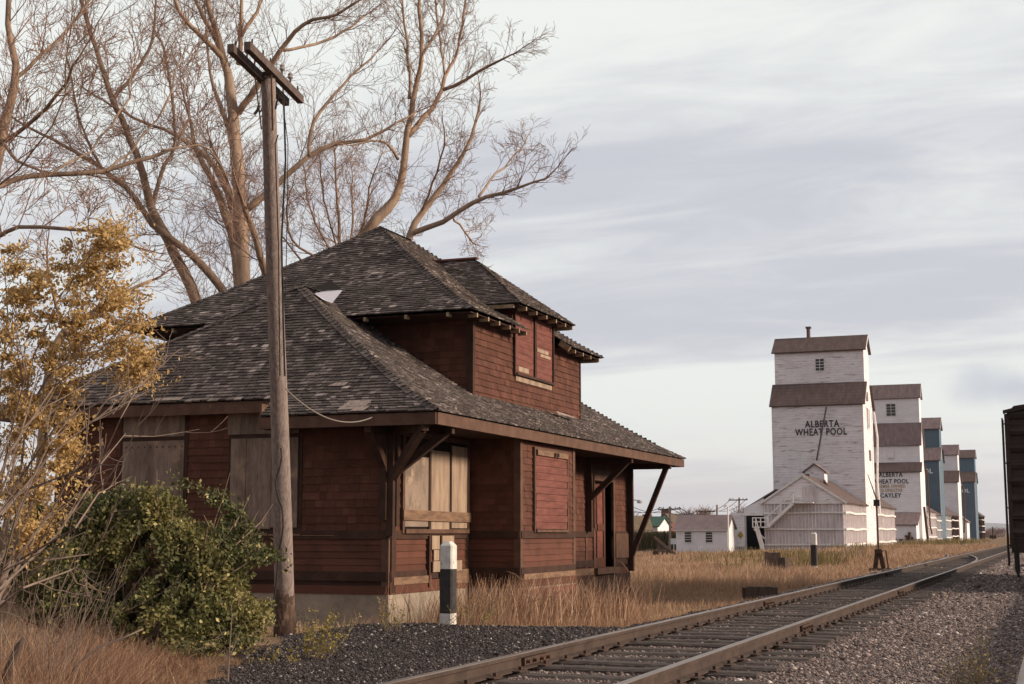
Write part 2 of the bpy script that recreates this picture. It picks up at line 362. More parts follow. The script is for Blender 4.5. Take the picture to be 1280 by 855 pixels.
# sky out of view, overhead and behind the viewer, dimmed to deepen shade contrast
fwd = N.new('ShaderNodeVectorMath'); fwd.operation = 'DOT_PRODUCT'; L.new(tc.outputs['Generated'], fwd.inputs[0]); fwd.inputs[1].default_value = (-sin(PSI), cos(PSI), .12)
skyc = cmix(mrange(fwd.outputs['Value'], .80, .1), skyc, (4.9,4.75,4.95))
below = mrange(sp.outputs['Z'], -.02, .0, 0., 1.)
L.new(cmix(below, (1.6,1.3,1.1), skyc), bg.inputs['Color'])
sd = bpy.data.lights.new('sun', 'SUN'); sd.energy = 4.5; sd.angle = radians(10); sd.color = (1., .83, .66)
so = bpy.data.objects.new('sun', sd); COL.objects.link(so)
sdir = Vector((sin(SUN_AZ)*cos(SUN_EL), cos(SUN_AZ)*cos(SUN_EL), sin(SUN_EL)))
so.rotation_euler = sdir.to_track_quat('Z', 'Y').to_euler(); so.location = sdir*50
vs = scene.view_settings; vs.view_transform = 'Standard'; vs.look = 'None'; vs.exposure = .32; vs.gamma = 1.; vs.use_curve_mapping = False

# ------------------------------------------------------------------ ground
def ssm(x, a, b):
    t = np.clip((x-a)/(b-a), 0, 1); return t*t*(3-2*t)
def nz2(x, y, s, seed=0.):
    """cheap smooth noise from sines, -1..1, vectorised"""
    x = x/s + seed*3.1; y = y/s + seed*1.7
    return (np.sin(x*1.3+2*np.sin(y*.7+seed)) + np.sin(y*1.7+1.5*np.sin(x*.9)) + np.sin((x+y)*2.3+seed) + .6*np.sin((x-y)*4.1) + .5*np.sin(x*6.3+y*2.2))/4.1
def gz(X, Y):
    Lx = -X
    pad = 1-ssm(Y + 1.2*nz2(X, Y, 3.)*.3, 18.9, 20.2)          # cinder platform this side of the station
    edge = 5.3 + 3.9*pad
    z = -.165 - .155*ssm(Lx, 4.7, 5.5) - .03*ssm(-Lx, -2.2, -1.6) - .17*ssm(Lx, edge+.1, edge+1.6) - .62*ssm(Lx, 12, 32)*ssm(Y, 26, 60) - .05*ssm(Lx, 8, 12)
    z = z - .18*ssm(X, 2.4, 6)
    z = z + .022*nz2(X, Y, 1.1) * (1-.75*ssm(-Lx, -5, -4.6)) + .05*nz2(X, Y, 4., 2.)*ssm(Lx, 6, 9)
    return z
def gz1(x, y): return float(gz(np.array([x], float), np.array([y], float))[0])
def gravel_mask(X, Y):
    Lx = -X + .28*nz2(X, Y, .7) + .18*nz2(X, Y, .25, 1.)
    pad = 1-ssm(Y + .25*nz2(X, Y, .5), 18.9, 19.6)
    lim = 5.9 + pad*(np.clip(6.7 + .42*(Y-10), 6.0, 10.3) - 5.9)
    far = ssm(Y, 60, 130)
    return np.clip((lim-far*.6-Lx)/.15+.5, 0, 1)
xs = np.unique(np.concatenate([np.arange(-18, 5, .16), -18-np.geomspace(.2, 9000, 60), 5+np.geomspace(.2, 6000, 44)]))
ys = np.unique(np.concatenate([np.arange(-8, 3, 1.), np.arange(3, 40, .16), 40+np.geomspace(.2, 16000, 130)]))
GX, GY = np.meshgrid(xs, ys); GZ = gz(GX, GY)
nx, ny = len(xs), len(ys)
V = np.stack([GX.ravel(), GY.ravel(), GZ.ravel()], 1)
i, j = np.meshgrid(np.arange(nx-1), np.arange(ny-1)); a = (j*nx+i).ravel()
Fq = np.stack([a, a+1, a+1+nx, a+nx], 1)
def ground_mat():
    m = bpy.data.materials.new('ground_surface'); m.use_nodes = True; nt = m.node_tree; N = nt.nodes; L = nt.links
    b = N['Principled BSDF']; b.inputs['Roughness'].default_value = .95; b.inputs['Specular IOR Level'].default_value = .1
    at_ = N.new('ShaderNodeAttribute'); at_.attribute_name = 'gravel'
    at2 = N.new('ShaderNodeAttribute'); at2.attribute_name = 'cinder'
    tc = N.new('ShaderNodeTexCoord')
    def nze(s, d, r=.6):
        n = N.new('ShaderNodeTexNoise'); n.inputs['Scale'].default_value = s; n.inputs['Detail'].default_value = d; n.inputs['Roughness'].default_value = r
        L.new(tc.outputs['Object'], n.inputs['Vector']); return n.outputs['Fac']
    def ramp(v, els):
        c = N.new('ShaderNodeValToRGB'); L.new(v, c.inputs[0])
        e = c.color_ramp.elements
        while len(e) < len(els): e.new(.5)
        for i, (p, q) in enumerate(els): e[i].position = p; e[i].color = (*q, 1)
        return c.outputs[0]
    def mx(f, a, b_):
        n = N.new('ShaderNodeMix'); n.data_type = 'RGBA'; L.new(f, n.inputs['Factor']); L.new(a, n.inputs['A']); L.new(b_, n.inputs['B']); return n.outputs['Result']
    vo = N.new('ShaderNodeTexVoronoi'); vo.inputs['Scale'].default_value = 26; L.new(tc.outputs['Object'], vo.inputs['Vector'])
    sepc = N.new('ShaderNodeSeparateColor'); L.new(vo.outputs['Color'], sepc.inputs[0])
    grav = ramp(sepc.outputs[0], [(0,(.055,.046,.044)),(.45,(.12,.10,.095)),(.85,(.20,.17,.158)),(1,(.34,.30,.28))])
    cind = ramp(sepc.outputs[1], [(0,(.020,.016,.016)),(.6,(.045,.036,.035)),(.94,(.085,.07,.066)),(1,(.3,.27,.25))])
    grc = mx(at2.outputs['Fac'], grav, cind)
    soil = ramp(nze(.35, 8, .7), [(.3,(.14,.085,.050)),(.5,(.25,.165,.10)),(.7,(.36,.26,.165))])
    fine = ramp(nze(9, 6, .8), [(.3,(.08,.045,.025)),(.5,(.17,.105,.058)),(.72,(.33,.235,.145))])
    half = N.new('ShaderNodeMix'); half.data_type = 'RGBA'; half.inputs['Factor'].default_value = .55
    L.new(soil, half.inputs['A']); L.new(fine, half.inputs['B'])
    col = mx(at_.outputs['Fac'], half.outputs['Result'], grc)
    L.new(col, b.inputs['Base Color'])
    bp = N.new('ShaderNodeBump'); bp.inputs['Strength'].default_value = .8; bp.inputs['Distance'].default_value = .03
    v2 = N.new('ShaderNodeMath'); v2.operation = 'SUBTRACT'; v2.inputs[0].default_value = 1.; L.new(vo.outputs['Distance'], v2.inputs[1])
    L.new(v2.outputs[0], bp.inputs['Height']); L.new(bp.outputs['Normal'], b.inputs['Normal'])
    return m
g = np_mesh('ground', V, Fq, ground_mat(), smooth=True); tag(g, kind='structure')
def cinder_mask(X, Y):
    Lx = -X + .5*nz2(X, Y, .8, 3.)
    return ssm(Lx, 4.9, 5.7)*(1-ssm(Y, 24, 32))
for nm, val in (('gravel', gravel_mask(GX, GY)), ('cinder', cinder_mask(GX, GY))):
    at_ = g.data.attributes.new(nm, 'FLOAT', 'POINT'); at_.data.foreach_set('value', val.ravel().astype(np.float32))

# hills far away beyond the town
mb = MB(); hp = []
for k in range(90):
    t = k/89; X = -6500 + 9000*t
    hz = 95 + 60*noise.noise(Vector((t*6, .3, 0))) + 22*noise.noise(Vector((t*19, 2, 0)))
    hp.append((X, 14000 - 800*abs(t-.5), max(20, hz)))
for k in range(89):
    a, b = hp[k], hp[k+1]
    mb.face([(a[0], a[1]-1500, -5), (b[0], b[1]-1500, -5), b, a]); mb.face([a, b, (b[0], b[1]+1500, -5), (a[0], a[1]+1500, -5)])
hm = mat('distant_prairie_hill', (.13,.115,.085), .95, var=(.09,.095,.07), vscale=.002)
tag(mb.build('hills', hm, smooth=True), kind='structure')

# ------------------------------------------------------------------ scattered stones and blades
def stones(name, P, S, m, rnd):
    n = len(P); base = np.array([(1,0,0),(-1,0,0),(0,1,0),(0,-1,0),(0,0,1),(0,0,-1)], float)
    F8 = np.array([(0,2,4),(2,1,4),(1,3,4),(3,0,4),(2,0,5),(1,2,5),(3,1,5),(0,3,5)])
    vv = base[None]*(.55+.6*RNG.random((n,6,1))) + RNG.normal(0,.16,(n,6,3))
    vv[:,:,2] *= .7
    an = RNG.random(n)*2*pi; c, s = np.cos(an), np.sin(an)
    x = vv[:,:,0]*c[:,None]-vv[:,:,1]*s[:,None]; y = vv[:,:,0]*s[:,None]+vv[:,:,1]*c[:,None]
    vv[:,:,0], vv[:,:,1] = x*1.15, y
    vv = vv*S[:,None,None] + P[:,None,:]
    F = (F8[None] + (np.arange(n)*6)[:,None,None]).reshape(-1,3)
    return np_mesh(name, vv.reshape(-1,3), F, m, np.repeat(rnd, 8))
TIE_Y = []
_ty = 6.2; _rt = random.Random(99)
while _ty < 300: TIE_Y.append(_ty); _ty += .56+_rt.uniform(-.06,.06)
def scatter(n, x0, x1, y0, y1, dens_pow=1.):
    u = RNG.random(n); Y = y0*(y1/y0)**(u**dens_pow); X = x0 + (x1-x0)*RNG.random(n)
    return X, Y
def on_track(X): return (np.abs(X+3.54) < 1.3)
def mk_stones():
    X, Y = scatter(600000, -11.5, 2.5, 7.5, 95)
    Z = gz(X, Y); P = np.stack([X, Y, Z], 1)
    k = in_view(P) & (RNG.random(len(X)) < gravel_mask(X, Y))
    k &= ~((np.abs(X+4.28) < .06) | (np.abs(X+2.8) < .06))
    ta = np.array(TIE_Y); near = np.abs(ta[np.clip(np.searchsorted(ta, Y), 1, len(ta)-1)]-Y); near2 = np.abs(ta[np.clip(np.searchsorted(ta, Y)-1, 0, len(ta)-1)]-Y)
    k &= ~((np.abs(X+3.54) < 1.25) & (np.minimum(near, near2) < .115) & (RNG.random(len(X)) < .90))
    P = P[k]; d = P[:,1]
    S = RNG.lognormal(-4.55, .40, len(P))*(1+np.clip((d-14)/22, 0, 2.6))
    cm = cinder_mask(P[:,0], P[:,1]) > RNG.random(len(P))
    S = np.where(on_track(P[:,0]), np.minimum(S, .030), S)
    P[:,2] += S*.25
    r = RNG.random(len(P))**1.25
    r = np.where(RNG.random(len(P)) < .012, 1., r*.97)
    tag(stones('ballast_stones', P[~cm], S[~cm], M['stones'], r[~cm]), 'loose grey crushed stone ballast around the rails', 'ballast', kind='stuff')
    r2 = RNG.random(len(P))*.93; r2 = np.where(RNG.random(len(P)) < .03, .94+.06*RNG.random(len(P)), r2)
    tag(stones('cinders', P[cm], S[cm]*.95, M['cinders'], r2[cm]), 'dark black cinder gravel spread in front of the station', 'cinders', kind='stuff')
mk_stones()

WIND = np.array([.45, .10])
def blades(name, X, Y, hgt, wid, m, rnd, lean=.35, z=None, curl=.5, parent=None):
    n = len(X); Z = gz(X, Y) if z is None else z
    B = np.stack([X, Y, Z-.02], 1)
    an = RNG.random(n)*2*pi; side = np.stack([np.cos(an), np.sin(an), np.zeros(n)], 1)
    ln = RNG.normal(0, lean, (n,2)) + WIND*lean
    tip = np.stack([ln[:,0], ln[:,1], np.ones(n)], 1); tip /= np.linalg.norm(tip, axis=1)[:,None]
    mid = tip.copy(); mid[:,:2] *= curl; mid /= np.linalg.norm(mid, axis=1)[:,None]
    h = hgt[:,None]; wv = wid[:,None]*side*.5
    m_ = B + mid*h*.55; t_ = m_ + tip*h*.45
    V = np.stack([B-wv, B+wv, m_+wv*.75, m_-wv*.75, t_+wv*.25, t_-wv*.25], 1).reshape(-1,3)
    o = (np.arange(n)*6)[:,None]
    F = np.concatenate([o+np.array([[0,1,2,3]]), o+np.array([[3,2,4,5]])], 0)
    return np_mesh(name, V, F, m, np.concatenate([rnd, rnd]), parent=parent)
def clear_of_station(X, Y, pad=.1):
    return ~((X > -16.3) & (X < -10+pad) & (Y > 20.5) & (Y < 34.4)) & ~((X > -10.2) & (X < -9+pad) & (Y > 23.8) & (Y < 27.1))
def clumpy(n, x0, x1, y0, y1, per=14, spread=.16):
    nc = max(1, n//per)
    cx = x0+(x1-x0)*RNG.random(nc); cy = y0*(y1/y0)**RNG.random(nc)
    sp = spread*np.sqrt(cy/20)
    X = np.repeat(cx, per)+RNG.normal(0, 1, nc*per)*np.repeat(sp, per); Y = np.repeat(cy, per)+RNG.normal(0, 1, nc*per)*np.repeat(sp, per)
    hc = np.repeat(RNG.random(nc), per); return X, Y, hc
def mk_grass():
    X, Y, hc = clumpy(420000, -42, -4.4, 19.2, 165)
    P = np.stack([X, Y, gz(X, Y)], 1)
    k = in_view(P) & clear_of_station(X, Y) & (gravel_mask(X, Y) < .4)
    X, Y, hc = X[k], Y[k], hc[k]
    tall = .5+.5*nz2(X, Y, 2.2, 5.)
    h = (.07 + .38*hc**2*tall + .13*RNG.random(len(X)))*(1+.010*(Y-20).clip(0, 60))*(.62+.40*(nz2(X, Y, 7., 3.) > .1))
    h *= .45+.55*ssm(-X, 5.7, 7.)
    wd = .007*np.maximum(1, Y/20)*(.7+.6*RNG.random(len(X)))
    patch = .5+.5*nz2(X, Y, 3.3, 8.)
    r = np.clip(.10+.40*patch+.45*RNG.random(len(X))+.15*(hc-.5), 0, .93)
    r = np.where((RNG.random(len(X)) < .08+.1*(nz2(X, Y, 4.5, 2.) > .55)), .94+.06*RNG.random(len(X)), r)
    tag(blades('dry_grass', X, Y, h, wd, M['grass'], r, lean=.62), 'golden brown dry grass over the field beside the track and station', 'grass', kind='stuff')
    # russet grass in the left foreground
    X, Y, hc = clumpy(130000, -9.8, -2.8, 7.0, 15.0, 16, .09)
    P = np.stack([X, Y, gz(X, Y)], 1)
    k = in_view(P, 1.2) & (gravel_mask(X, Y) < .5)
    X, Y, hc = X[k], Y[k], hc[k]
    edge = ssm(1-gravel_mask(X, Y), .4, 1.)
    q_ = ssm(-X/Y, .62, .80)
    h = (.12+.34*hc**1.5+.16*RNG.random(len(X)))*(.6+.4*edge)*(.30+.95*q_)
    kk = RNG.random(len(X)) < .35+.65*q_; X, Y, hc, h = X[kk], Y[kk], hc[kk], h[kk]
    r = np.clip(.1+.75*RNG.random(len(X))+.2*nz2(X, Y, .8, 4.), 0, 1)
    tag(blades('russet_grass', X, Y, h, .0035+.003*RNG.random(len(X)), M['grass_red'], r, lean=1.1, curl=.8), 'reddish brown tangled dry grass in front of the green bush', 'grass', kind='stuff')
    # olive weeds along the siding near the elevators
    X, Y, hc = clumpy(9000, -19.8, -13, 60, 300, 60, .45)
    X2, Y2, h2 = clumpy(900, -13.5, -9.0, 58, 84, 40, .22); X = np.concatenate([X, X2]); Y = np.concatenate([Y, Y2]); hc = np.concatenate([hc, h2*.8])
    k = ((nz2(X, Y, 5., 1.) > .15) & ((X < -13.5) | (hc > .8))) | (X > -13.6)
    X, Y, hc = X[k], Y[k], hc[k]
    tag(blades('green_weeds', X, Y, (.25+.7*hc), np.full(len(X), .035)*np.maximum(1, Y/100), M['weed_mid'], RNG.random(len(X))), 'olive green weeds growing at the foot of the grain elevators', 'weeds', kind='stuff')
mk_grass()

# ------------------------------------------------------------------ railway tracks
def rail_mb(path_pts, hw=.034):
    """T rail swept along a list of (x,y) with headings"""
    prof = [(-.066,-.132),(.066,-.132),(.066,-.122),(.012,-.106),(.010,-.042),(hw,-.034),(hw,-.006),(hw-.007,0),(-hw+.007,0),(-hw,-.006),(-hw,-.034),(-.010,-.042),(-.012,-.106),(-.066,-.122)]
    mb = MB(); n = len(prof); P = [Vector((x, y, 0)) for x, y in path_pts]; rings = []
    for i, p in enumerate(P):
        d = (P[min(i+1, len(P)-1)]-P[max(i-1, 0)]).normalized(); s = Vector((d.y, -d.x, 0))
        zz = .006*noise.noise(Vector((p.x*.1, p.y*.12, 0)))
        rings.append([tuple(p + s*a + Vector((0,0,b+zz))) for a, b in prof])
    for r in rings: mb.v.extend(r)
    for i in range(len(P)-1):
        for j in range(n):
            k = (j+1) % n
            mb.f.append((i*n+j, i*n+k, (i+1)*n+k, (i+1)*n+j)); mb.mi.append(1 if j in (6,7,8) else 0); mb.r.append(.5)
    mb.f.append(tuple(range(n))); mb.mi.append(0); mb.r.append(.5)
    return mb
def joint_bar(rail, x, y, s):
    mb = MB(); mb.beam((x+s*.026, y-.30, -.072), (x+s*.026, y+.30, -.072), .032, .062)
    for q in (-.25,-.09,.09,.25): mb.tube([(x+s*.04, y+q, -.072), (x+s*.075, y+q, -.072)], .015, 6)
    mb.build('joint_bar', M['rust'], rail)
ysr = [-6 + 1.5*k for k in range(60)] + [84 + 12*k for k in range(60)]
main = empty('railway_track', (-3.54, 5, -.2), 'main line track of rusty rails on dark ties curving past the station', 'track')
r1 = rail_mb([(-4.28, y) for y in ysr]).build('rail', [M['railside'], M['railtop']], main)
r2 = rail_mb([(-2.80, y) for y in ysr]).build('rail', [M['railside'], M['railtop']], main)
joint_bar(r1, -4.28, 11.7, 1); joint_bar(r1, -4.28, 22.2, 1); joint_bar(r2, -2.80, 16.7, 1); joint_bar(r2, -2.80, 27.1, 1)
for yj in (38.6, 50): joint_bar(r1, -4.28, yj, 1); 
def tie_mb(x, y, hl=1.27, seed=0):
    rd = random.Random(seed); mb = MB(); a = rd.uniform(-.025,.025); w = rd.uniform(.20,.25)
    l0, l1 = x-hl+rd.uniform(-.1,.1), x+hl+rd.uniform(-.12,.12); top = -.118+rd.uniform(-.022,.0)
    nseg = 9; rows = []
    for k in range(nseg+1):
        X = l0+(l1-l0)*k/nseg; yy = y+a*(X-x)*2
        e0, e1 = rd.uniform(-.010,.010), rd.uniform(-.010,.010); dz = rd.uniform(-.008,.004)
        rows.append([(X, yy-w/2+e0, -.32), (X, yy-w/2+e0, top-.02+dz), (X, yy-w/2+.02+e0, top+dz), (X, yy+w/2-.02+e1, top+dz), (X, yy+w/2+e1, top-.02+dz), (X, yy+w/2+e1, -.32)])
    for r in rows: mb.v.extend(r)
    for k in range(nseg):
        for j in range(5): mb.f.append((k*6+j, k*6+j+1, (k+1)*6+j+1, (k+1)*6+j)); mb.mi.append(0); mb.r.append(.5)
    mb.f += [tuple(range(6)), tuple(nseg*6+q for q in range(6))[::-1]]; mb.mi += [0,0]; mb.r += [.5,.5]
    return mb
ties = TIE_Y
for k, y in enumerate(ties[:98]):
    t = tie_mb(-3.54, y, seed=k).build('tie', M['tie'], main)
    if k < 60:
        for xr in (-4.28, -2.80):
            mb = MB(); mb.box(xr-.13, xr+.13, y-.09, y+.09, -.126, -.116)
            for sx in (-1, 1):
                mb.box(xr+sx*.085-.013, xr+sx*.085+.013, y+sx*.04-.013, y+sx*.04+.013, -.118, -.088)
            mb.build('tie_plate', M['rust'], t)
mb = MB()
for k, y in enumerate(ties[98:]):
    q = tie_mb(-3.54, y, seed=k+500); mb.raw(q.v, q.f)
tag(mb.build('tie', M['tie'], main), kind='stuff')
# siding on which the boxcar stands
sid = empty('siding_track', (.45, 5, -.2), 'siding rail at the bottom right corner leading to the boxcar', 'track')
rail_mb([(-.29, y) for y in ysr]).build('rail', [M['railside'], M['railtop']], sid)
rail_mb([(1.18, y) for y in ysr]).build('rail', [M['railside'], M['railtop']], sid)
# turnout leading off to the elevator track
br = empty('branching_track', (-4.5, 46, -.2), 'curved turnout rails branching off the main line to the elevators', 'track')
def arc(x0, y0, R, n=40, smax=120):
    pts = []; s = 0
    while s < smax:
        a = s/R
        if a > .13: break
        pts.append((x0-R*(1-cos(a)), y0+R*sin(a))); s += 3
    px, py = pts[-1]; pts.append((px-sin(.13)*60, py+cos(.13)*60)); return pts
rail_mb(arc(-4.34, 57, 135)[:6]).build('rail', [M['railside'], M['railtop']], br)
rail_mb(arc(-2.86, 51, 150)[:7]).build('rail', [M['railside'], M['railtop']], br)

# ------------------------------------------------------------------ the station
st = empty('train_station', (-10, 20.65, -.5), 'boarded up dark red wooden two storey station with grey shingled hip roofs', 'station')
WN, WF, WX, WB = 20.65, 34.2, -10., -16.5
# foundation
mb = MB(); mb.box(WB, WX+.03, WN-.03, WF+.03, -1.0, .03); mb.box(WX+.03, -8.97, 23.92, 27.03, -1.0, .03)
mb.build('foundation', M['concrete'], st)
# wall core (thin so that the door niche is a real recess)
mb = MB()
mb.box(WB, WX, WN, WN+.15, .03, 3.22); mb.box(WB, WB+.15, WN+.15, WF, .03, 3.2); mb.box(WB+.15, WX, WF-.15, WF, .03, 3.2)
mb.box(WX-.15, WX, WN+.15, 31.4, .03, 3.3); mb.box(WX-.15, WX, 32.85, WF-.15, .03, 3.3); mb.box(WX-.15, WX, 31.4, 32.85, 2.42, 3.3)
mb.box(WX, -9., 23.95, 27.0, .03, 2.75)
mb.build('wall_core', M['darktrim'], st)
# shingle cladding above the belt rail, clapboard below
sh = MB(); cl = MB(); clads = []
def clad(p0, p1, z0, z1, kind):
    A = (p0[0], p0[1], z0); B = (p1[0], p1[1], z0); C = (p1[0], p1[1], z1); D = (p0[0], p0[1], z1)
    if kind == 's': shingles(sh, A, B, C, D, .125, (.10,.22), .017, .004, .004, .03)
    else:
        c_ = MB(); shingles(c_, A, B, C, D, .115, (2.,4.), .018, .004, .001, 0); c_.build('clapboard_cladding', M['redclap'], st)
segs = [((WB,WN),(WX,WN)), ((WX,WN),(WX,23.95)), ((WX,23.95),(-9.,23.95)), ((-9.,23.95),(-9.,27.0)), ((-9.,27.),(WX,27.)), ((WX,27.),(WX,31.4)), ((WX,32.85),(WX,WF)), ((WX,WF),(WB,WF))]
for a, b in segs:
    top = 2.72 if a[0] > WX+.01 or b[0] > WX+.01 else 3.2
    clad(a, b, 1.02, top, 's'); clad(a, b, .38, .92, 'c')
clad((WX,31.4),(WX,32.85), 2.45, 3.2, 's')
sh.build('shingle_cladding', M['redshingle'], st)
# belt rails, base boards, corner boards
bt = MB(); dk = MB()
def strip(mbx, a, b, z0, z1, t):
    a = Vector((a[0], a[1], 0)); b = Vector((b[0], b[1], 0)); d = (b-a).normalized(); n = Vector((d.y, -d.x, 0))
    o = n*(t/2); mbx.beam(a+o-d*.0+Vector((0,0,(z0+z1)/2)), b+o+Vector((0,0,(z0+z1)/2)), t, z1-z0)
for i_, (a, b) in enumerate(segs):
    strip(dk, a, b, .90, 1.035, .045); strip(bt, a, b, .03, .16+.06*(i_ % 2), .05 + .004*(i_ % 2)); strip(dk, a, b, .235, .385, .038)
dk.build('belt_rail', M['darktrim'], st)
bt.build('base_board', M['redclap'], st)
mb = MB(); mb.box(WX+.035, WX+.06, 27.05, WF+.02, -.55, .03); mb.build('skirt_board', M['darktrim'], st)
mb = MB(); mb.box(-8.965, -8.945, 23.95, 27.0, -.42, .0); mb.build('skirt_board', M['redboard'], st)
# a stretch of raw boards where the base paint has gone
mb = MB()
for (a, b, z0, z1) in [((WX+.002,20.75),(WX+.002,22.2),.17,.29), ((WX+.002,22.9),(WX+.002,23.85),.12,.36), ((-8.998,24.0),(-8.998,26.9),.17,.27), ((WX+.002,27.3),(WX+.002,31.3),.06,.2), ((WX+.002,33.),(WX+.002,34.1),.4,.98)]:
    mb = MB(); strip(mb, a, b, z0, z1, .066); mb.build('bare_board', M['barewood'] if a[1] < 32 else M['trim'], st)
mb = MB()
for k in range(9): mb.box(WB+k*.62, WB+k*.62+.6, WN-.055, WN-.048, .95, 1.0-.02*(k % 3))
mb.build('flaking_ledge', M['barewood'], st)
top = 2.7
for (x, y) in ((WX, WN), (-9., 23.95), (-9., 27.), (WX, WF)):
    mb = MB()
    if y in (WN, 23.95): mb.box(x-.10, x+.028, y-.028, y, .03, top); mb.box(x, x+.028, y, y+.11, .03, top)
    else: mb.box(x-.10, x+.028, y, y+.028, .03, top); mb.box(x, x+.028, y-.11, y, .03, top)
    mb.build('corner_board', M['trim'], st)
boxes('corner_board', M['trim'], st, [(WX, WX+.03, 23.83, 23.95, .03, 2.7), (WX, WX+.035, 30.75, 30.86, .03, 2.7)])

# --- openings with boards nailed over them
def sheet_x(X, y0, y1, z0, z1, t=.02): mb = MB(); mb.box(X, X+t, y0, y1, z0, z1); return mb
def sheet_y(Y, x0, x1, z0, z1, t=.02): mb = MB(); mb.box(x0, x1, Y-t, Y, z0, z1); return mb
# window in the near track wall
def frame_x(X, y0, y1, z0, z1, name, m, par, wd=.07, t=.055):
    mb = MB(); mb.box(X, X+t, y0-wd, y0, z0-wd, z1+wd); mb.box(X, X+t, y1, y1+wd, z0-wd, z1+wd)
    mb.box(X, X+t, y0, y1, z1, z1+wd); mb.box(X, X+t+.03, y0, y1, z0-wd, z0); return mb.build(name, m, par)
wf = frame_x(WX+.012, 21.13, 23.80, 1.06, 2.58, 'window', M['trim'], st)
sheet_x(WX+.02, 21.13, 23.80, 1.06, 2.58, .008).build('glass', M['dark'], wf)
for (y0, y1, z0, z1, m) in ((21.16,22.08,1.10,2.26,'plystain'), (22.20,22.98,.98,2.40,'ply'), (23.08,23.78,1.08,2.52,'ply')):
    sheet_x(WX+.034, y0, y1, z0, z1, .022).build('plywood_sheet', M[m], wf)
for y0 in (22.10, 23.0): sheet_x(WX+.03, y0, y0+.07, 1.06, 2.5, .035).build('mullion', M['darktrim'], wf)
mb = MB(); mb.beam((WX+.075, 21.05, 1.29), (WX+.075, 23.9, 1.27), .03, .17); mb.build('cross_board', M['barewood'], wf)
mb = MB(); mb.box(WX+.03, WX+.055, 22.25, 23.2, .72, .95); mb.box(WX+.056, WX+.08, 22.25, 23.5, .34, .52)
mb.box(WX+.03, WX+.05, 22.35, 23.1, .53, .71); mb.build('patch_board', M['ply'], wf)
mb = MB()
for y in (22.12, 22.6): mb.box(WX+.03, WX+.08, y-.03, y+.03, .1, .95)
mb.build('upright_batten', M['darktrim'], st)
# bay window with red planks
bf = frame_x(-8.988, 24.62, 26.44, 1.06, 2.52, 'window', M['trim'], st, .05)
for k in range(11):
    z0 = 1.07+k*.13; mb = sheet_x(-8.96, 24.64+random.uniform(-.02,.02), 26.42+random.uniform(-.03,.03), z0, z0+.124, .022+.004*(k % 2)); mb.build('red_plank', M['redboard'], bf)
mb = MB(); mb.box(-8.93, -8.90, 24.66, 26.40, 2.42, 2.52); mb.build('head_board', M['barewood'], bf)
for y in (25.55, 25.7): mb = MB(); mb.box(-8.93, -8.86, y, y+.07, 2.43, 2.5); mb.build('hasp', M['rust'], bf)
# blocked window left of the door
wf = frame_x(WX+.012, 31.0, 31.3, 1.1, 2.35, 'window', M['darktrim'], st, .04)
sheet_x(WX+.02, 31.0, 31.3, 1.1, 2.35, .02).build('red_panel', M['redboard'], wf)
# door in its niche
dr = MB(); dr.box(WX-.20, WX-.15, 31.42, 32.84, .2, 2.2); dr = dr.build('door', M['redboard'], st)
mb = MB()
for (y0, y1, z0, z1) in ((31.5,31.6,.2,2.2),(32.62,32.74,.2,2.2),(31.6,32.62,2.05,2.2),(31.6,32.62,.2,.42),(31.6,32.62,1.05,1.2),(32.08,32.16,.42,2.05)): mb.box(WX-.15, WX-.125, y0, y1, z0, z1)
mb.build('door_panel_frame', M['redclap'], dr)
mb = MB(); mb.tube([(WX-.13, 31.62, 1.12), (WX-.07, 31.62, 1.12)], .03, 8); mb.build('door_knob', M['rust'], dr)
mb = MB(); mb.box(WX-.2, WX+.05, 31.3, 31.4, .03, 2.5); mb.box(WX-.2, WX+.06, 32.85, 32.96, .03, 2.5); mb.box(WX-.2, WX+.055, 31.4, 32.85, 2.2, 2.45)
mb.box(WX-.2, WX+.16, 31.25, 33.0, .06, .2); mb.build('door_frame', M['trim'], st)
# end wall windows, each a small upper sheet over a big lower one
for wi, (x0, x1, zl, m2) in enumerate(((-15.07,-13.83,1.0,'plygrey'), (-12.9,-11.62,1.08,'plygrey'))):
    mb = MB(); mb.box(x0-.06, x1+.06, WN-.03, WN-.012, zl-.06, 3.1); wf = mb.build('window', M['darktrim'], st)
    sheet_y(WN-.032, x0-.08*wi, x1, 2.63, 3.06, .02).build('upper_plywood_sheet', M[m2], wf)
    if wi == 0:
        sheet_y(WN-.032, x0, x1, zl, 2.56, .02).build('plywood_sheet', M[m2], wf)
        mb = MB()
        for k in range(10): mb.box(x0+.06+k*.125, x0+.085+k*.125, WN-.058, WN-.05, 2.44, 2.47)
        mb.build('nail_row', M['rust'], wf)
    else:
        xx = x0
        for wdt in (.3, .48, .5):
            sheet_y(WN-.032-random.uniform(0,.006), xx, xx+wdt-.008, zl+random.uniform(-.03,.03), 2.56, .02).build('plywood_sheet', M[m2], wf); xx += wdt

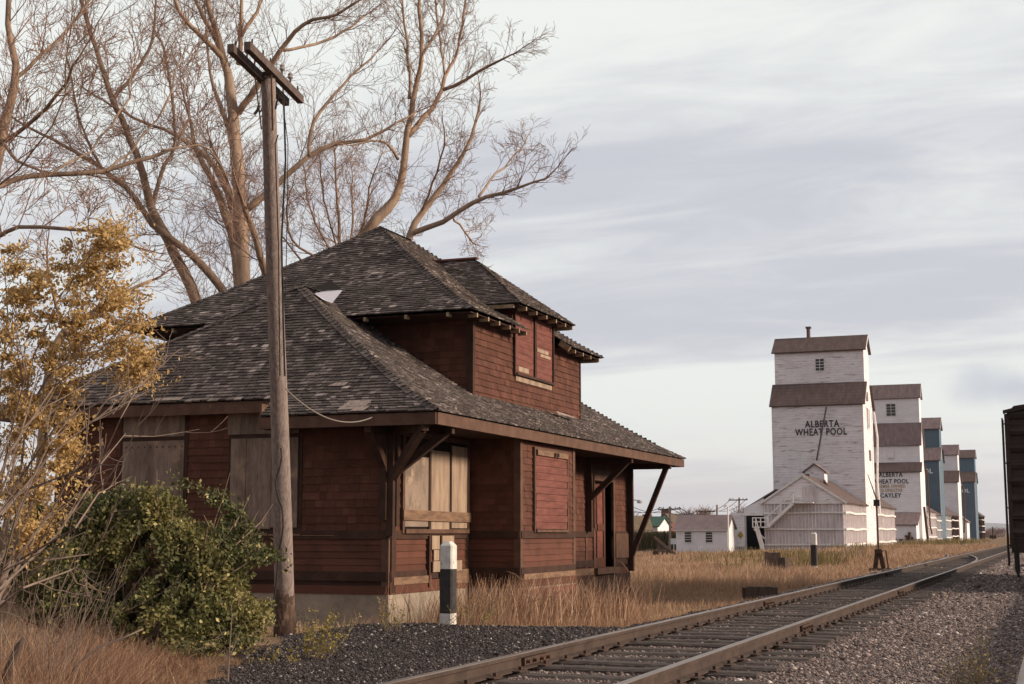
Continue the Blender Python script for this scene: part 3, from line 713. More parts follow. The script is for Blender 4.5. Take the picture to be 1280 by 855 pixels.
# --- lower roof
def ring(t, xr0, xl0, xa, yn0, yf0, y1n, y1f, z0, z1, pw):
    return (xr0+(xa-xr0)*t, xl0+(xa-xl0)*t, yn0+(y1n-yn0)*t, yf0+(y1f-yf0)*t, z0+(z1-z0)*t**pw)
LOW = dict(xr0=-8.8, xl0=-18.35, xa=-12.95, yn0=19.85, yf0=35.4, y1n=22.9, y1f=32.35, z0=2.86, z1=5.53, pw=1.13)
UPP = dict(xr0=-9.6, xl0=-17.05, xa=-13.05, yn0=23.15, yf0=30.98, y1n=26.4, y1f=27.75, z0=4.97, z1=7.36, pw=1.08)
def hip_roof(P, ts, near_cut=None, back_from=0, dormer_gap=None, light=.12, hole=None):
    deck = MB(); shg = MB(); R_ = [ring(t, **P) for t in ts]
    def put(A, B, C, D):
        deck.face([Vector(q)-Vector((0,0,.01)) for q in (A, B, C, D)])
        shingles(shg, A, B, C, D, .090, (.06,.17), .017, .006, .010, light, ragged=.02)
    for i_ in range(len(ts)-1):
        xr, xl, yn, yf, z = R_[i_]; xr2, xl2, yn2, yf2, z2 = R_[i_+1]
        nl, nl2 = (xl, xl2) if not (near_cut and i_ == 0) else (near_cut, near_cut)
        put((nl,yn,z), (xr,yn,z), (xr2,yn2,z2), (nl2,yn2,z2))                       # near
        if dormer_gap and i_ == 0:
            g0, g1 = dormer_gap
            put((xr,yn,z), (xr,g0,z), (xr2,g0,z2), (xr2,yn2,z2)); put((xr,g1,z), (xr,yf,z), (xr2,yf2,z2), (xr2,g1,z2))
        else: put((xr,yn,z), (xr,yf,z), (xr2,yf2,z2), (xr2,yn2,z2))                 # track side
        put((xr,yf,z), (xl if i_ >= back_from else xl2,yf,z), (xl2,yf2,z2), (xr2,yf2,z2))
        if i_ >= back_from: put((xl,yf,z), (xl,yn,z), (xl2,yn2,z2), (xl2,yf2,z2))
    # hip and ridge caps
    def cap(pts, w_=.10):
        for a, b in zip(pts[:-1], pts[1:]):
            a = Vector(a); b = Vector(b); n = max(1, round((b-a).length/.13))
            d = (b-a).normalized(); s = d.cross(Vector((0,0,1))).normalized()
            for k in range(n):
                p = a.lerp(b, k/n); q = a.lerp(b, (k+1.15)/n); r = random.random()*.8
                u0 = Vector((0,0,.040)); u1 = Vector((0,0,.022)); e = random.uniform(-.008,.008)
                dn = Vector((0,0,-w_*.50))
                for sg in (-1, 1):
                    o = s*(sg*(w_+e)); pts_ = [p+u0, q+u1, q+o+u1+dn, p+o+u0+dn]
                    shg.face(pts_ if sg > 0 else pts_[::-1], 0, r)
    cap([(r[0], r[2], r[4]) for r in R_]); cap([(r[0], r[3], r[4]) for r in R_])
    cap([(r[1], r[2], r[4]) for r in R_[back_from:]]); cap([(r[0], r[2], r[4]) for r in R_[-1:]]+[(R_[-1][0], R_[-1][3], R_[-1][4])])
    return deck, shg, R_
TS = [0,.155,.32,.55,.78,1.]
deck, shg, RL = hip_roof(LOW, TS, near_cut=-11.9, back_from=1)
rf = shg.build('roof', M['roof'], st); deck.build('roof_deck', M['roofdeck'], rf)
# fascia and soffit of the wide lower eaves
fa = MB(); z0 = 2.84
fa.box(-11.9, -8.84, 19.87, 19.91, z0-.19, z0-.005); fa.box(-8.86, -8.82, 19.91, 35.34, z0-.19, z0-.005); fa.box(-17.1, -8.86, 35.30, 35.34, z0-.19, z0-.005)
fa.box(-11.94, -11.90, 19.88, 20.4, z0-.19, z0+.22)
zl = RL[1][4]-.02; yl = RL[1][2]+.03
fa.box(-17.50, -11.94, yl, yl+.04, zl-.2, zl-.005); fa.box(-17.54, -17.50, yl, 35.2, zl-.2, zl-.005)
fa.build('fascia', M['trim'], rf)
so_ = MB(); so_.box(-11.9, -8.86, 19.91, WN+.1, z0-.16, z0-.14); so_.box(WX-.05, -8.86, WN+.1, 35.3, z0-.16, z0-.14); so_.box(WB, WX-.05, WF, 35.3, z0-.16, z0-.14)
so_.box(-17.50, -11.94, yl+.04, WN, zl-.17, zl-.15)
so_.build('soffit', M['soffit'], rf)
CED = mat('bare_cedar_shingle', (.34,.27,.23), .9, var=(.2,.15,.13), vscale=9, stretch=(6,1,1))
# bright replacement patches and torn flashing on the roof
mb = MB()
def roofpt(x_, t):   # point on the near slope
    r = ring(t, **LOW); return Vector((x_, r[2], r[4]))
for (x0, x1, t0, t1) in ((-14.35,-13.75,.158,.18), (-10.55,-10.1,.02,.10), (-11.05,-10.75,.22,.245), (-10.3,-10.05,.0,.05)):
    mb = MB(); a, b, c, d = roofpt(x0,t0), roofpt(x1,t0), roofpt(x1+.05,t1), roofpt(x0+.1,t1); u = Vector((0,-.02,.03))
    mb.face([a+u, b+u, c+u, d+u]); mb.build('bright_shingle_patch', CED, rf)
mb = MB()
mb.face([(-9.75,28.3,2.86+.62),(-9.62,29.2,2.86+.58),(-9.75,29.25,2.86+.64),(-9.85,28.4,2.86+.70)])
mb.build('bright_shingle_patch', CED, rf)
mb = MB(); a_, b_, c_, d_ = atY(393,367,22.98), atY(428,363,23.25), atY(415,379,22.90), atY(403,374,22.86)
mb.face([a_, d_, c_, b_]); mb.face([a_, b_, atY(414,361,23.35)])
mb.build('torn_flashing', mat('grey_metal_flashing', (.50,.48,.53), .5, metal=.2), rf)
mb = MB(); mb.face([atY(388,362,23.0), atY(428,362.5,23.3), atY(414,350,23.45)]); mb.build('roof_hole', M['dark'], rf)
# little ridge running from the lower hip back under the upper roof
mb = MB(); mb.face([(-12.95,22.9,5.57),(-12.4,23.4,5.25),(-12.3,24.3,5.3),(-12.95,24.4,5.60)]); mb.face([(-12.95,22.9,5.57),(-12.95,24.4,5.60),(-13.7,24.3,5.2),(-13.6,23.4,5.2)])
# --- upper storey
UN, UF = 24.12, 30.49
mb = MB(); mb.box(-16.15, WX, UN, UF, 3.0, 5.02); mb.box(-12.2, WX, 26.15, 28.6, 4.8, 5.5)
uw = mb.build('upper_wall', M['darktrim'], st)
us = MB()
def uclad(A, B, z0, z1): shingles(us, (A[0],A[1],z0), (B[0],B[1],z0), (B[0],B[1],z1), (A[0],A[1],z1), .125, (.12,.24), .017, .004, .004, .03)
uclad((-16.15,UN),(WX,UN),3.1,4.98); uclad((WX,UN),(WX,26.15),3.35,4.98); uclad((WX,26.15),(WX,28.6),3.35,5.48); uclad((WX,28.6),(WX,UF),3.35,4.98)
uclad((-11.4,26.15),(WX,26.15),4.8,5.45); uclad((WX,28.6),(-11.4,28.6),4.8,5.45); uclad((WX,UF),(-16.15,UF),3.1,4.98)
us.build('upper_shingle_cladding', M['redshingle'], st)
mb = MB(); mb.box(WX, WX+.03, UN, UN+.08, 3.3, 5.0); mb.box(WX-.11, WX+.03, UN-.03, UN, 3.3, 5.0); mb.build('upper_corner_board', M['darktrim'], st)
boxes('upper_corner_board', M['darktrim'], st, [(WX, WX+.03, UF-.07, UF, 3.3, 5.0)])
wf = frame_x(WX+.014, 26.24, 28.5, 4.16, 5.40, 'window', M['darktrim'], st, .05)
for (y0, y1) in ((26.26,27.30),(27.42,28.46)):
    for k in range(9):
        z0 = 4.17+k*.137; sheet_x(WX+.03+.003*(k % 2), y0, y1, z0, z0+.132, .016).build('red_plank', M['redboard'], wf)
sheet_x(WX+.03, 27.31, 27.41, 4.16, 5.40, .05).build('mullion', M['darktrim'], wf)
mb = MB(); mb.box(WX+.02, WX+.045, 26.3, 28.45, 4.0, 4.10); mb.build('peeling_sill_board', M['ply'], wf)
mb = MB(); mb.box(WX+.052, WX+.058, 27.5, 28.2, 4.72, 4.80); mb.box(WX+.052, WX+.058, 26.4, 27.0, 4.2, 4.3); mb.box(WX+.052, WX+.058, 27.7, 28.35, 4.64, 4.70); mb.build('peeled_patch', M['ply'], wf)
# upper roof with dormer
tsu = [0,.116,.4,.7,1.]
deck, shg, RU = hip_roof(UPP, tsu, dormer_gap=(26.1, 28.66), light=.14)
dz = 5.45; dy0, dy1, dyr, dxr, zr = 25.62, 28.98, 27.3, -11.25, 6.70
e0, e1, e2, e3 = (-10.5,dy0,dz), (-9.6,dy0,dz), (dxr,dyr,zr), (-12.6,dyr,zr)
for q in ((e0,e1,e2,e3), (e1,(-9.6,dy1,dz),e2,e2), ((-9.6,dy1,dz),(-10.5,dy1,dz),e3,e2)):
    deck.face([Vector(p)-Vector((0,0,.01)) for p in q[:4]]) if q[2] != q[3] else deck.face([Vector(p)-Vector((0,0,.01)) for p in q[:3]])
    shingles(shg, *q, .090, (.06,.17), .017, .006, .010, .13, ragged=.02)
ur = shg.build('upper_roof', M['roof'], st); deck.build('roof_deck', M['roofdeck'], ur)
mb = MB(); mb.beam((dxr+.05,dyr,zr+.04), (-12.9,dyr,zr+.04), .12, .04); mb.build('red_ridge_cap', M['redboard'], ur)
mb = MB(); mb.prism([(-13.2, 5.2),(-12.7,5.2),(-12.95,5.58)], 'y', 22.95, 24.4); mb.build('ridge_end', M['roofdeck'], rf)
# closed soffits of the upper eaves and rafter tails
mb = MB(); zs = 4.93
mb.box(-16.9, -9.66, 23.22, UN, zs-.02, zs); mb.box(WX, -9.66, UN, 26.1, zs-.02, zs); mb.box(WX, -9.66, 28.66, 30.9, zs-.02, zs); mb.box(-16.5, WX, UF, 30.9, zs-.02, zs)
mb.box(-10.4, -9.66, dy0+.05, 26.14, dz-.04, dz-.02); mb.box(WX, -9.66, 26.14, dy1-.05, dz-.04, dz-.02); mb.box(-10.4, WX, 28.62, dy1-.05, dz-.04, dz-.02)
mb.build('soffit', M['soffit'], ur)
rt = mat('pale_rafter_tail', (.36,.27,.17), .85, var=(.2,.13,.08), vscale=6)
def tail(a, b):
    m_ = MB(); m_.beam(a, b, .05, .075); m_.build('rafter_tail', rt, ur)
for x in [-15.9+k*.83 for k in range(8)]: tail((x, 23.17, zs-.040), (x, 23.30, zs-.040))
for y in (23.45, 24.0, 24.55, 25.1, 25.6, 26.0): tail((-9.80, y, zs-.040), (-9.62, y, zs-.040))
for y in (29.05, 29.6, 30.15, 30.75): tail((-9.80, y, zs-.040), (-9.62, y, zs-.040))
for y in (26.0, 26.6, 27.2, 27.8, 28.4, 28.85): tail((-9.80, y, dz-.070), (-9.62, y, dz-.070))
for a_, b_, w_, h_ in (((-9.75,dy0+.02,dz-.06), (-10.35,dy0+.02,dz-.06), .04, .07), ((-9.63,28.68,zs-.03),(-9.85,28.68,zs+.12),.05,.12), ((-9.7,30.9,zs-.035),(-10.6,30.9,zs-.035),.05,.07), ((-9.7,dy1-.06,dz-.07),(-10.5,dy1-.06,dz-.07),.05,.07)):
    mb = MB(); mb.beam(a_, b_, w_, h_); mb.build('barge_board', rt, ur)
mb = None

# --- eave brackets
def bracket(p, d, reach, zb=1.55, zt=2.64, name='bracket', tall=.0):
    p = Vector((p[0], p[1], 0)); d = Vector((d[0], d[1], 0)).normalized(); mb = MB()
    mb.beam(p+d*.07+Vector((0,0,zb-.35-tall)), p+d*.07+Vector((0,0,zt)), .12, .12)
    mb.beam(p+d*.0+Vector((0,0,zt-.02)), p+d*reach+Vector((0,0,zt-.02)), .11, .13)
    mb.beam(p+d*.07+Vector((0,0,zb)), p+d*(reach-.12)+Vector((0,0,zt-.06)), .11, .12)
    mb.build(name, M['darktrim'], st)
bracket((WX+.03, WN+.03), (1,0), 1.08, 1.95, tall=.5)
bracket((WX-.03, WN-.03), (0,-1), .68, 2.05, tall=.5)
bracket((WX+.02, WN-.02), (1,-.75), 1.2, 1.85, tall=.55)
bracket((WX+.04, 31.02-.2), (1,0), 1.08, 1.75, tall=.38)
bracket((WX+.04, WF-.06), (1,0), 1.1, .42, tall=.0)
mb = MB(); mb.beam((WX+.03, 20.76, 1.0), (WX+.03, 20.76, .05), .05, .16); mb.build('post_foot', M['darktrim'], st)

# ------------------------------------------------------------------ utility pole in front of the station
pb = atZ(357, 778, -.32); pt = at(336, 94, 18.2); pb.z = gz1(pb.x, pb.y)
pole = empty('utility_pole', pb, 'weathered grey wooden utility pole with two crossarms leaning before the station', 'utility pole')
mb = MB(); pts, rad = [], []
for k in range(26):
    t = k/25; p = pb.lerp(pt, t); p.x += .012*sin(t*5); pts.append(p); rad.append(.150-.055*t + .004*noise.noise(Vector((0,0,t*12))) + (.012 if k == 0 else 0))
pts[0] = pts[0]-Vector((0,0,.2))
mb.tube(pts, rad, 14); mb.build('pole_shaft', M['polewood'], pole, smooth=True)
mb = MB(); mb.tube([pts[0], pb.lerp(pt,.03), pb.lerp(pt,.075), pb.lerp(pt,.10)], [.178,.166,.152,.147], 14); mb.build('creosoted_butt', mat('stained_pole_butt', (.10,.062,.045), .92, var=(.05,.032,.025), vscale=6, stretch=(6,6,.5), bump=.6, bscale=14, bstretch=(8,8,.4), extra=add_patch((.22,.15,.11), 3, .5, .65, (4,4,.6))), pole, smooth=True)
ax = (atY(377,126,pt.y-.5)-atY(310,58,pt.y+.9)); 
def arm(c, half, yy, name):
    d = Vector((.62, -1.05, -.0)).normalized()
    a = c-d*half; b = c+d*half; m_ = MB(); m_.beam(a, b, .095, .125); o = m_.build(name, M['darkwood2'], pole); return a, b, o, d
M['darkwood2'] = mat('weathered_crossarm_wood', (.13,.092,.078), .9, var=(.07,.05,.042), vscale=7, bump=.5, bscale=20)
ZT = pt.z+.02; a1 = atZ(309, 57, ZT); b1 = atZ(376, 125, ZT); a2 = atZ(288, 60, ZT-.06); b2 = atZ(358, 128, ZT-.06)
for (a, b) in ((a1, b1), (a2, b2)):
    m_ = MB(); m_.beam(a, b, .085, .105); o = m_.build('crossarm', M['darkwood2'], pole)
    for t in (.08,.27,.40,.62,.78,.93):
        p = a.lerp(b, t)+Vector((0,0,.06)); m2 = MB(); m2.tube([p, p+Vector((0,0,.09))], .012, 6); m2.build('pin', M['rust'], o)
    for t in (.62,.78) if a is a1 else (.27,):
        p = a.lerp(b, t)+Vector((0,0,.14)); m2 = MB(); m2.lathe(p, [(.02,0),(.04,.02),(.032,.05),(.038,.07),(.01,.10)], 10); m2.build('insulator', M['insul'], o)
mb = MB(); pc = pb.lerp(pt, .985)
mb.tube([a1.lerp(b1,.42), pc+Vector((.1,-.05,-.65))], .012, 6); mb.tube([a2.lerp(b2,.4), pc+Vector((-.1,0,-.6))], .010, 6); mb.beam(a2.lerp(b2,.5)+Vector((0,0,.0)), a1.lerp(b1,.5), .09, .1)
mb.build('arm_brace', M['rust'], pole)
def hang(a, b, sag, n=14, wob=.0):
    a = Vector(a); b = Vector(b); out = []
    for k in range(n+1):
        t = k/n; p = a.lerp(b, t); p.z -= sag*4*t*(1-t); p.x += wob*noise.noise(Vector((t*5, a.x, 0))); out.append(p)
    return out
mb = MB()
q0 = at(349, 113, 18.1); q1 = at(352, 300, 18.3); q2 = at(356, 470, 18.4)
mb.tube([q0+Vector((-.05,0,-.25)), q0+Vector((0,0,.02)), q0+Vector((.07,0,-.1)), at(357,200,18.2), q1, at(354,400,18.3), q2], .013, 5)
mb.tube([q0+Vector((0,0,-.6)), at(344,180,18.1), at(348,300,18.25), at(350,470,18.35)], .009, 5)
mb.tube([at(353,125,18.0), at(360,180,18.1), at(359,260,18.2), at(357,380,18.3)], .006, 5)
mb.tube([at(331,118,18.6), at(327,138,18.6), at(324,141,18.6)], .012, 5); mb.tube([at(324,132,18.6), at(322,138,18.6), at(318,143,18.6)], .022, 5); mb.tube([at(324,132,18.6), at(327,105,18.6)], .005, 5)
mb.tube(hang(at(350,560,18.3), at(343,760,18.3), .0, 16, .12), .011, 5)
mb.build('drop_wire', M['wire'], pole)
mb = MB(); mb.tube(hang(at(357,486,18.4), (-9.9,19.84,2.78), .22, 18), .009, 6); mb.build('service_cable', M['cable'], pole)

# ------------------------------------------------------------------ black and white marker posts
def marker(p, h, wd, label, lean=0.):
    p = Vector((p[0], p[1], gz1(p[0], p[1])-.05)); o = empty('marker_post', p, label, 'marker post', 'black and white wooden marker posts beside the track')
    o.rotation_euler = (0, lean, 0)
    def seg(z0, z1, m, top=False):
        mb = MB(); a = wd/2; c = wd*.12; x, y, z = p
        prof = [(-a+c,-a),(a-c,-a),(a,-a+c),(a,a-c),(a-c,a),(-a+c,a),(-a,a-c),(-a,-a+c)]
        if not top: mb.prism([(x+u, y+v) for u, v in prof], 'z', z+z0, z+z1)
        else:
            n = 8; vs = [(x+u, y+v, z+z0) for u, v in prof]+[(x+u, y+v, z+z1-.06) for u, v in prof]+[(x+u*.45, y+v*.6, z+z1) for u, v in prof]
            mb.raw(vs, [tuple(range(n))[::-1], tuple(range(2*n,3*n))]+[(i_, (i_+1) % n, n+(i_+1) % n, n+i_) for i_ in range(n)]+[(n+i_, n+(i_+1) % n, 2*n+(i_+1) % n, 2*n+i_) for i_ in range(n)])
        return mb
    for z0, z1, m, tp in ((-.15,.22*h/1.2,'whitepost',False),(.22*h/1.2,.86*h,'blackpost',False),(.86*h,h*1.16,'whitepost',True)):
        pass
    parts = [(-.15,.21,'whitepost',False,'white_band'),(.212,.68*h,'blackpost',False,'black_band'),(.68*h+.002,h,'whitepost',True,'white_cap')]
    for z0, z1, m, tp, nm in parts:
        mb = seg(z0, z1, m, tp); ob = mb.build(nm, M[m]); ob.parent = o; ob.matrix_parent_inverse = Matrix.Translation(-p)
    return o
mp_ = atZ(560, 781, -.32)
marker(mp_, 1.24, .20, 'black and white wooden post standing on the cinders before the station')
mp2 = at(1018, 706, 58.); marker(mp2, 1.55, .24, 'weathered black post with grey top standing in the grass before the grain annex')

# ------------------------------------------------------------------ switch stand, timbers
sp_ = Vector((-6.3, 54.5, 0)); sp_.z = gz1(sp_.x, sp_.y)
sw = empty('switch_stand', sp_, 'tall thin rusty switch stand with dark target beside the track', 'switch stand')
def P_(dx, dy, dz_): return sp_+Vector((dx, dy, dz_))
mb = MB(); mb.box(sp_.x-.35, sp_.x+.5, sp_.y-.14, sp_.y+.14, sp_.z-.05, sp_.z+.14); mb.build('head_block', M['darkwood'], sw)
mb = MB(); mb.beam(P_(-.14,0,.14), P_(-.05,0,.72), .10, .16); mb.beam(P_(.16,0,.14), P_(.05,0,.72), .10, .16); mb.box(sp_.x-.13, sp_.x+.13, sp_.y-.11, sp_.y+.11, sp_.z+.68, sp_.z+.84); mb.build('stand_base', M['rust'], sw)
mb = MB(); mb.tube([P_(0,0,.8), P_(0,0,1.7), P_(-.02,0,2.7), P_(-.14,0,3.1), P_(-.30,0,3.6)], [.035,.03,.028,.02,.012], 8); mb.build('mast', M['rust'], sw)
mb = MB(); mb.box(sp_.x-.12, sp_.x+.10, sp_.y-.02, sp_.y+.02, sp_.z+2.42, sp_.z+2.66); mb.build('target', M['blackpaint'], sw)
mb = MB(); mb.tube([P_(.1,0,.75), P_(.26,0,.8), P_(.32,0,.3), P_(.34,-.05,.14)], [.025,.03,.028,.04], 6); mb.build('throw_lever', M['rust'], sw)
def timber(px, py, z, ln, w_, h_, rot, name, label, cat, m='darkwood'):
    p = atZ(px, py, z); p.z = gz1(p.x, p.y); mb = MB(); d = Vector((cos(rot), sin(rot), 0))
    n = 6
    for k in range(n):
        a = p+d*(ln*(k/n-.5)); b = p+d*(ln*((k+1)/n-.5)+.002); e = random.uniform(-.015,.015)
        mb.beam(a+Vector((0,0,h_*.45+e)), b+Vector((0,0,h_*.45+e)), w_+e, h_)
    o = mb.build(name, M[m], loc=p); return tag(o, label, cat)
timber(950, 747, -.40, .72, .26, .24, radians(28), 'old_timber', 'black discarded tie lying at the grass edge beside the near rail', 'timber')
timber(966, 705, -.30, .62, .45, .75, radians(15), 'rusty_box', 'rusty brown broken box lying in the grass left of the far post', 'scrap')
timber(980, 708, -.30, .34, .3, .6, radians(70), 'scrap_block', 'small dark scrap block in grass just right of the rusty box', 'scrap')
# ------------------------------------------------------------------ boxcar
bx = empty('boxcar', (.45, 30.6, 0), 'dark brown boxcar end at the right edge of the picture', 'boxcar')
BY = 30.6
mb = MB(); mb.prism([(-.90,.75),(1.95,.75),(1.95,3.40),(1.7,3.55),(.45,3.72),(-.76,3.56),(-.90,3.42)], 'y', BY, BY+12.2)
mb.build('car_body', M['boxcar'], bx)
mb = MB()
for k in range(8):
    z = .95+k*.34; mb.prism([(BY-.07, z+.05),(BY-.04, z+.12),(BY, z+.15),(BY, z-.05),(BY-.04, z-.02)], 'x', -.88, 1.88)
mb.box(-.95, -.86, BY-.05, BY, .7, 3.4); mb.box(1.87, 1.96, BY-.05, BY, .7, 3.4); mb.prism([(-.97,3.40),(.45,3.70),(1.98,3.38),(1.98,3.46),(.45,3.78),(-.97,3.47)], 'y', BY-.09, BY-.002)
mb.build('end_rib', M['boxcar'], bx)
mb = MB(); mb.beam((-.995,BY+.05,.62),(-.995,BY+.05,3.32),.03,.05); mb.beam((-.995,BY+.5,.62),(-.995,BY+.5,3.32),.03,.05)
for k in range(8): mb.tube([(-.995,BY+.05,.72+k*.36),(-.995,BY+.5,.72+k*.36)], .008, 5)
for z in (.75,1.5,2.4,3.2): mb.tube([(-.94,BY+.05,z),(-.995,BY+.05,z)], .015, 5)
mb.tube([(-.995,BY+.06,.62),(-.99,BY+.06,.35),(-.99,BY+.45,.35),(-.995,BY+.5,.62)], .018, 5)
mb.build('side_ladder', M['boxcar'], bx)
mb = MB()
for k in range(7): mb.tube([(-.95,BY-.12,.9+k*.38),(-.55,BY-.12,.9+k*.38)], .012, 5)
mb.build('end_grab_iron', M['boxcar'], bx)
mb = MB(); mb.box(-.92, 1.92, BY+.01, BY+12, .60, .75); mb.box(-.85,-.78,BY-.05,BY+.05,.2,.6); mb.box(.25,.65,BY-.5,BY+1,.55,.85); mb.build('underframe', M['boxcar'], bx)
mb = MB(); mb.box(.3,.6,BY-.75,BY-.45,.6,.92); mb.build('coupler', M['rust'], bx)
mb = MB(); mb.box(.05,.85,BY+.0,BY+12.2,3.78,3.82); mb.tube([(-.4,BY-.02,3.62),(-.4,BY-.02,3.80),(.0,BY-.02,3.86),(.0,BY-.02,3.72)], .014, 5); mb.build('running_board', M['boxcar'], bx)
mb = MB(); mb.tube([(-.85,BY-.08,.8),(-.85,BY-.10,.3),(-.8,BY-.08,.12)], .03, 6); mb.tube([(-.65,BY-.05,.6),(-.62,BY-.05,.05)], .022, 6); mb.build('air_hose', M['wire'], bx)
tr = MB(); 
for s_ in (-.35, 1.25): tr.box(s_-.06, s_+.06, BY+1., BY+3.2, .35, .60)
tr = tr.build('truck', M['boxcar'], bx)
for yy in (BY+1.2, BY+2.9):
    for s_ in (-.29, 1.18):
        mb = MB(); mb.tube([(s_-.07,yy,.42),(s_+.06,yy,.42)], .42, 24); mb.build('wheel', M['rust'], tr)

# ------------------------------------------------------------------ grain elevators
def text_mesh(body, size, m, parent, loc, bold=.02, xs=1., sp=1.1):
    cu = bpy.data.curves.new('lettering', 'FONT'); cu.body = body; cu.size = size; cu.align_x = 'CENTER'; cu.offset = bold*size; cu.extrude = .01; cu.space_character = sp; cu.resolution_u = 3
    tmp = bpy.data.objects.new('lettering', cu); COL.objects.link(tmp)
    dg = bpy.context.evaluated_depsgraph_get(); me = bpy.data.meshes.new_from_object(tmp.evaluated_get(dg))
    bpy.data.objects.remove(tmp); bpy.data.curves.remove(cu)
    me.materials.clear(); me.materials.append(m)
    # stand the letters upright facing -Y
    me.transform(Matrix.Diagonal((xs,1,1,1))); me.transform(Matrix.Rotation(pi/2, 4, 'X')); me.transform(Matrix.Translation(loc))
    o = bpy.data.objects.new('lettering', me); COL.objects.link(o); o.parent = parent; o.matrix_parent_inverse = world_inv(parent); return o
def roof_slab(mb, y0, z0, y1, z1, x0, x1, t=.16, ov=.35, ovx=.3, mi=0):
    d = Vector((y1-y0, z1-z0)).normalized(); n = Vector((-d.y, d.x))
    if n.y < 0: n = -n
    a = Vector((y0, z0))-d*ov; b = Vector((y1, z1)); 
    mb.prism([tuple(a+n*.02), tuple(b+n*.02), tuple(b+n*(t+.02)), tuple(a+n*(t+.02))], 'x', x0-ovx, x1+ovx, mi)
def elevator(label, Y0, depth, xr, xl, zb, tiers, ridge_z, wm, rm, winz=None, winx=None, wins=(1.0,1.5)):
    """tiers: list of (inset along Y, roof bottom z) from the outside in; last has wall up to ridge eaves"""
    o = empty('grain_elevator', ((xr+xl)/2, Y0, zb), label, 'grain elevator', 'wooden grain elevators in a row along the track')
    Y1 = Y0+depth; Ym = (Y0+Y1)/2
    f = [(Y0, zb)]; b = [(Y1, zb)]; slopes = []
    cur = Y0
    for k, (inset, ze, zt) in enumerate(tiers):      # at current wall top ze, slope up to zt at Y0+inset
        f.append((cur, ze)); slopes.append((cur, ze, Y0+inset, zt)); f.append((Y0+inset, zt)); cur = Y0+inset
    f.append((cur, ridge_z[0])); slopes.append((cur, ridge_z[0], Ym, ridge_z[1]))
    b = [(2*Ym-y, z) for y, z in f]
    mb = MB(); mb.prism(f+[(Ym, ridge_z[1])]+b[::-1], 'x', xl, xr); wl = mb.build('wall', wm, o)
    mats = rm if isinstance(rm, list) else [rm]*len(slopes)
    for (y0, z0, y1, z1), m in zip(slopes, mats):
        mb = MB(); roof_slab(mb, y0, z0, y1, z1, xl, xr); mb.build('roof', m, o)
        mb = MB(); roof_slab(mb, 2*Ym-y0, z0, 2*Ym-y1, z1, xl, xr) if False else None
        dd = Vector((y1-y0, z1-z0)).normalized(); A = Vector((2*Ym-y0+.35*dd.x, z0-.35*dd.y)); B = Vector((2*Ym-y1, z1))
        nn = Vector((dd.y, dd.x)); m_ = MB(); m_.prism([tuple(A+nn*.02), tuple(B+nn*.02), tuple(B+nn*.18), tuple(A+nn*.18)], 'x', xl-.3, xr+.3); m_.build('roof', m, o)
        # white rake trim on the track side
        m_ = MB(); m_.beam((xr+.31, y0-.2, z0-.12), (xr+.31, y1, z1-.05), .05, .22); m_.build('rake_trim', M['whitetrim'], o)
    for x in (xl, xr):
        m_ = MB(); m_.box(x-.08, x+.03, Y0-.04, Y0+.10, zb, tiers[0][1]); m_.build('corner_board', M['whitetrim'] if wm is not M['elev_blue'] else M['whitetrim'], o)
    if winz:
        yw = Y0+tiers[-1][0]; m_ = MB(); a, c = wins
        m_.box(winx-a/2-.12, winx+a/2+.12, yw-.06, yw-.003, winz-c/2-.12, winz+c/2+.12); wf_ = m_.build('window', M['whitetrim'], o)
        m_ = MB(); m_.box(winx-a/2, winx+a/2, yw-.08, yw-.062, winz-c/2, winz+c/2); m_.build('pane', M['glass'], wf_)
        m_ = MB(); m_.box(winx-.03, winx+.03, yw-.1, yw-.082, winz-c/2, winz+c/2)
        for q in (-.25,0,.25): m_.box(winx-a/2, winx+a/2, yw-.098, yw-.084, winz+q*c-.025, winz+q*c+.025)
        m_.build('glazing_bar', M['whitetrim'], wf_)
    return o
ZB = -1.2
e1 = elevator('large peeling white grain elevator nearest the camera, marked ALBERTA WHEAT POOL', 162.6, 8.9, -20, -30.15, ZB,
              [(2.2, 15.5, 17.95)], (21.85, 23.6), M['elev_white'], M['elev_roof'], 20.2, -24.95, (.95,1.35))
text_mesh('ALBERTA', 1.08, M['letter_black'], e1, (-24.55, 162.54, 12.85), .018, .79, 1.12)
text_mesh('WHEAT POOL', 1.08, M['letter_black'], e1, (-24.7, 162.54, 11.95), .018, .76, 1.12)
mb = MB(); mb.tube([(-26.5,167.05,23.4),(-26.5,167.05,24.9)], .22, 10); mb.box(-26.8,-26.2,166.8,167.4,24.8,25.0); mb.build('roof_vent', M['elev_roof'], e1)
mb = MB(); q = atY(1033,509,162.1); mb.tube([q, q.lerp(atY(1021,575,158.5), .5), atY(1021,575,158.5)], [.10,.10,.11], 8); mb.build('spout', M['blackpaint'], e1)
mb = MB(); mb.box(-19.97,-19.9,166.0,167.5,12.8,15.2); mb.build('side_sign', M['elev_white2'], e1)
mb = MB(); mb.box(-19.90,-19.85,166.1,166.25,12.9,15.1); mb.box(-19.90,-19.85,167.2,167.35,12.9,15.1); mb.box(-19.97,-19.9,167.1,168.2,9.2,10.4); mb.box(-19.97,-19.9,166.,167.2,16.0,17.); mb.build('side_opening', M['elev_roof2'], e1)
mb = MB(); mb.tube([(-19.7,170.6,15.),(-19.4,170.6,12.),(-19.5,170.,7.),(-19.3,169.6,3.2)], .13, 6); mb.build('side_pipe', M['whitetrim'], e1)
e2 = elevator('second white grain elevator with three roof tiers, lettered ALBERTA WHEAT POOL CAYLEY', 231, 8.8, -20, -31, ZB,
              [(1.3, 10.6, 11.9), (2.9, 14.9, 18.3)], (22.5, 24.6), M['elev_white2'], [M['elev_roof'], M['elev_roof2'], M['elev_roof2']], 20.5, -24.35, (1.4,1.9))
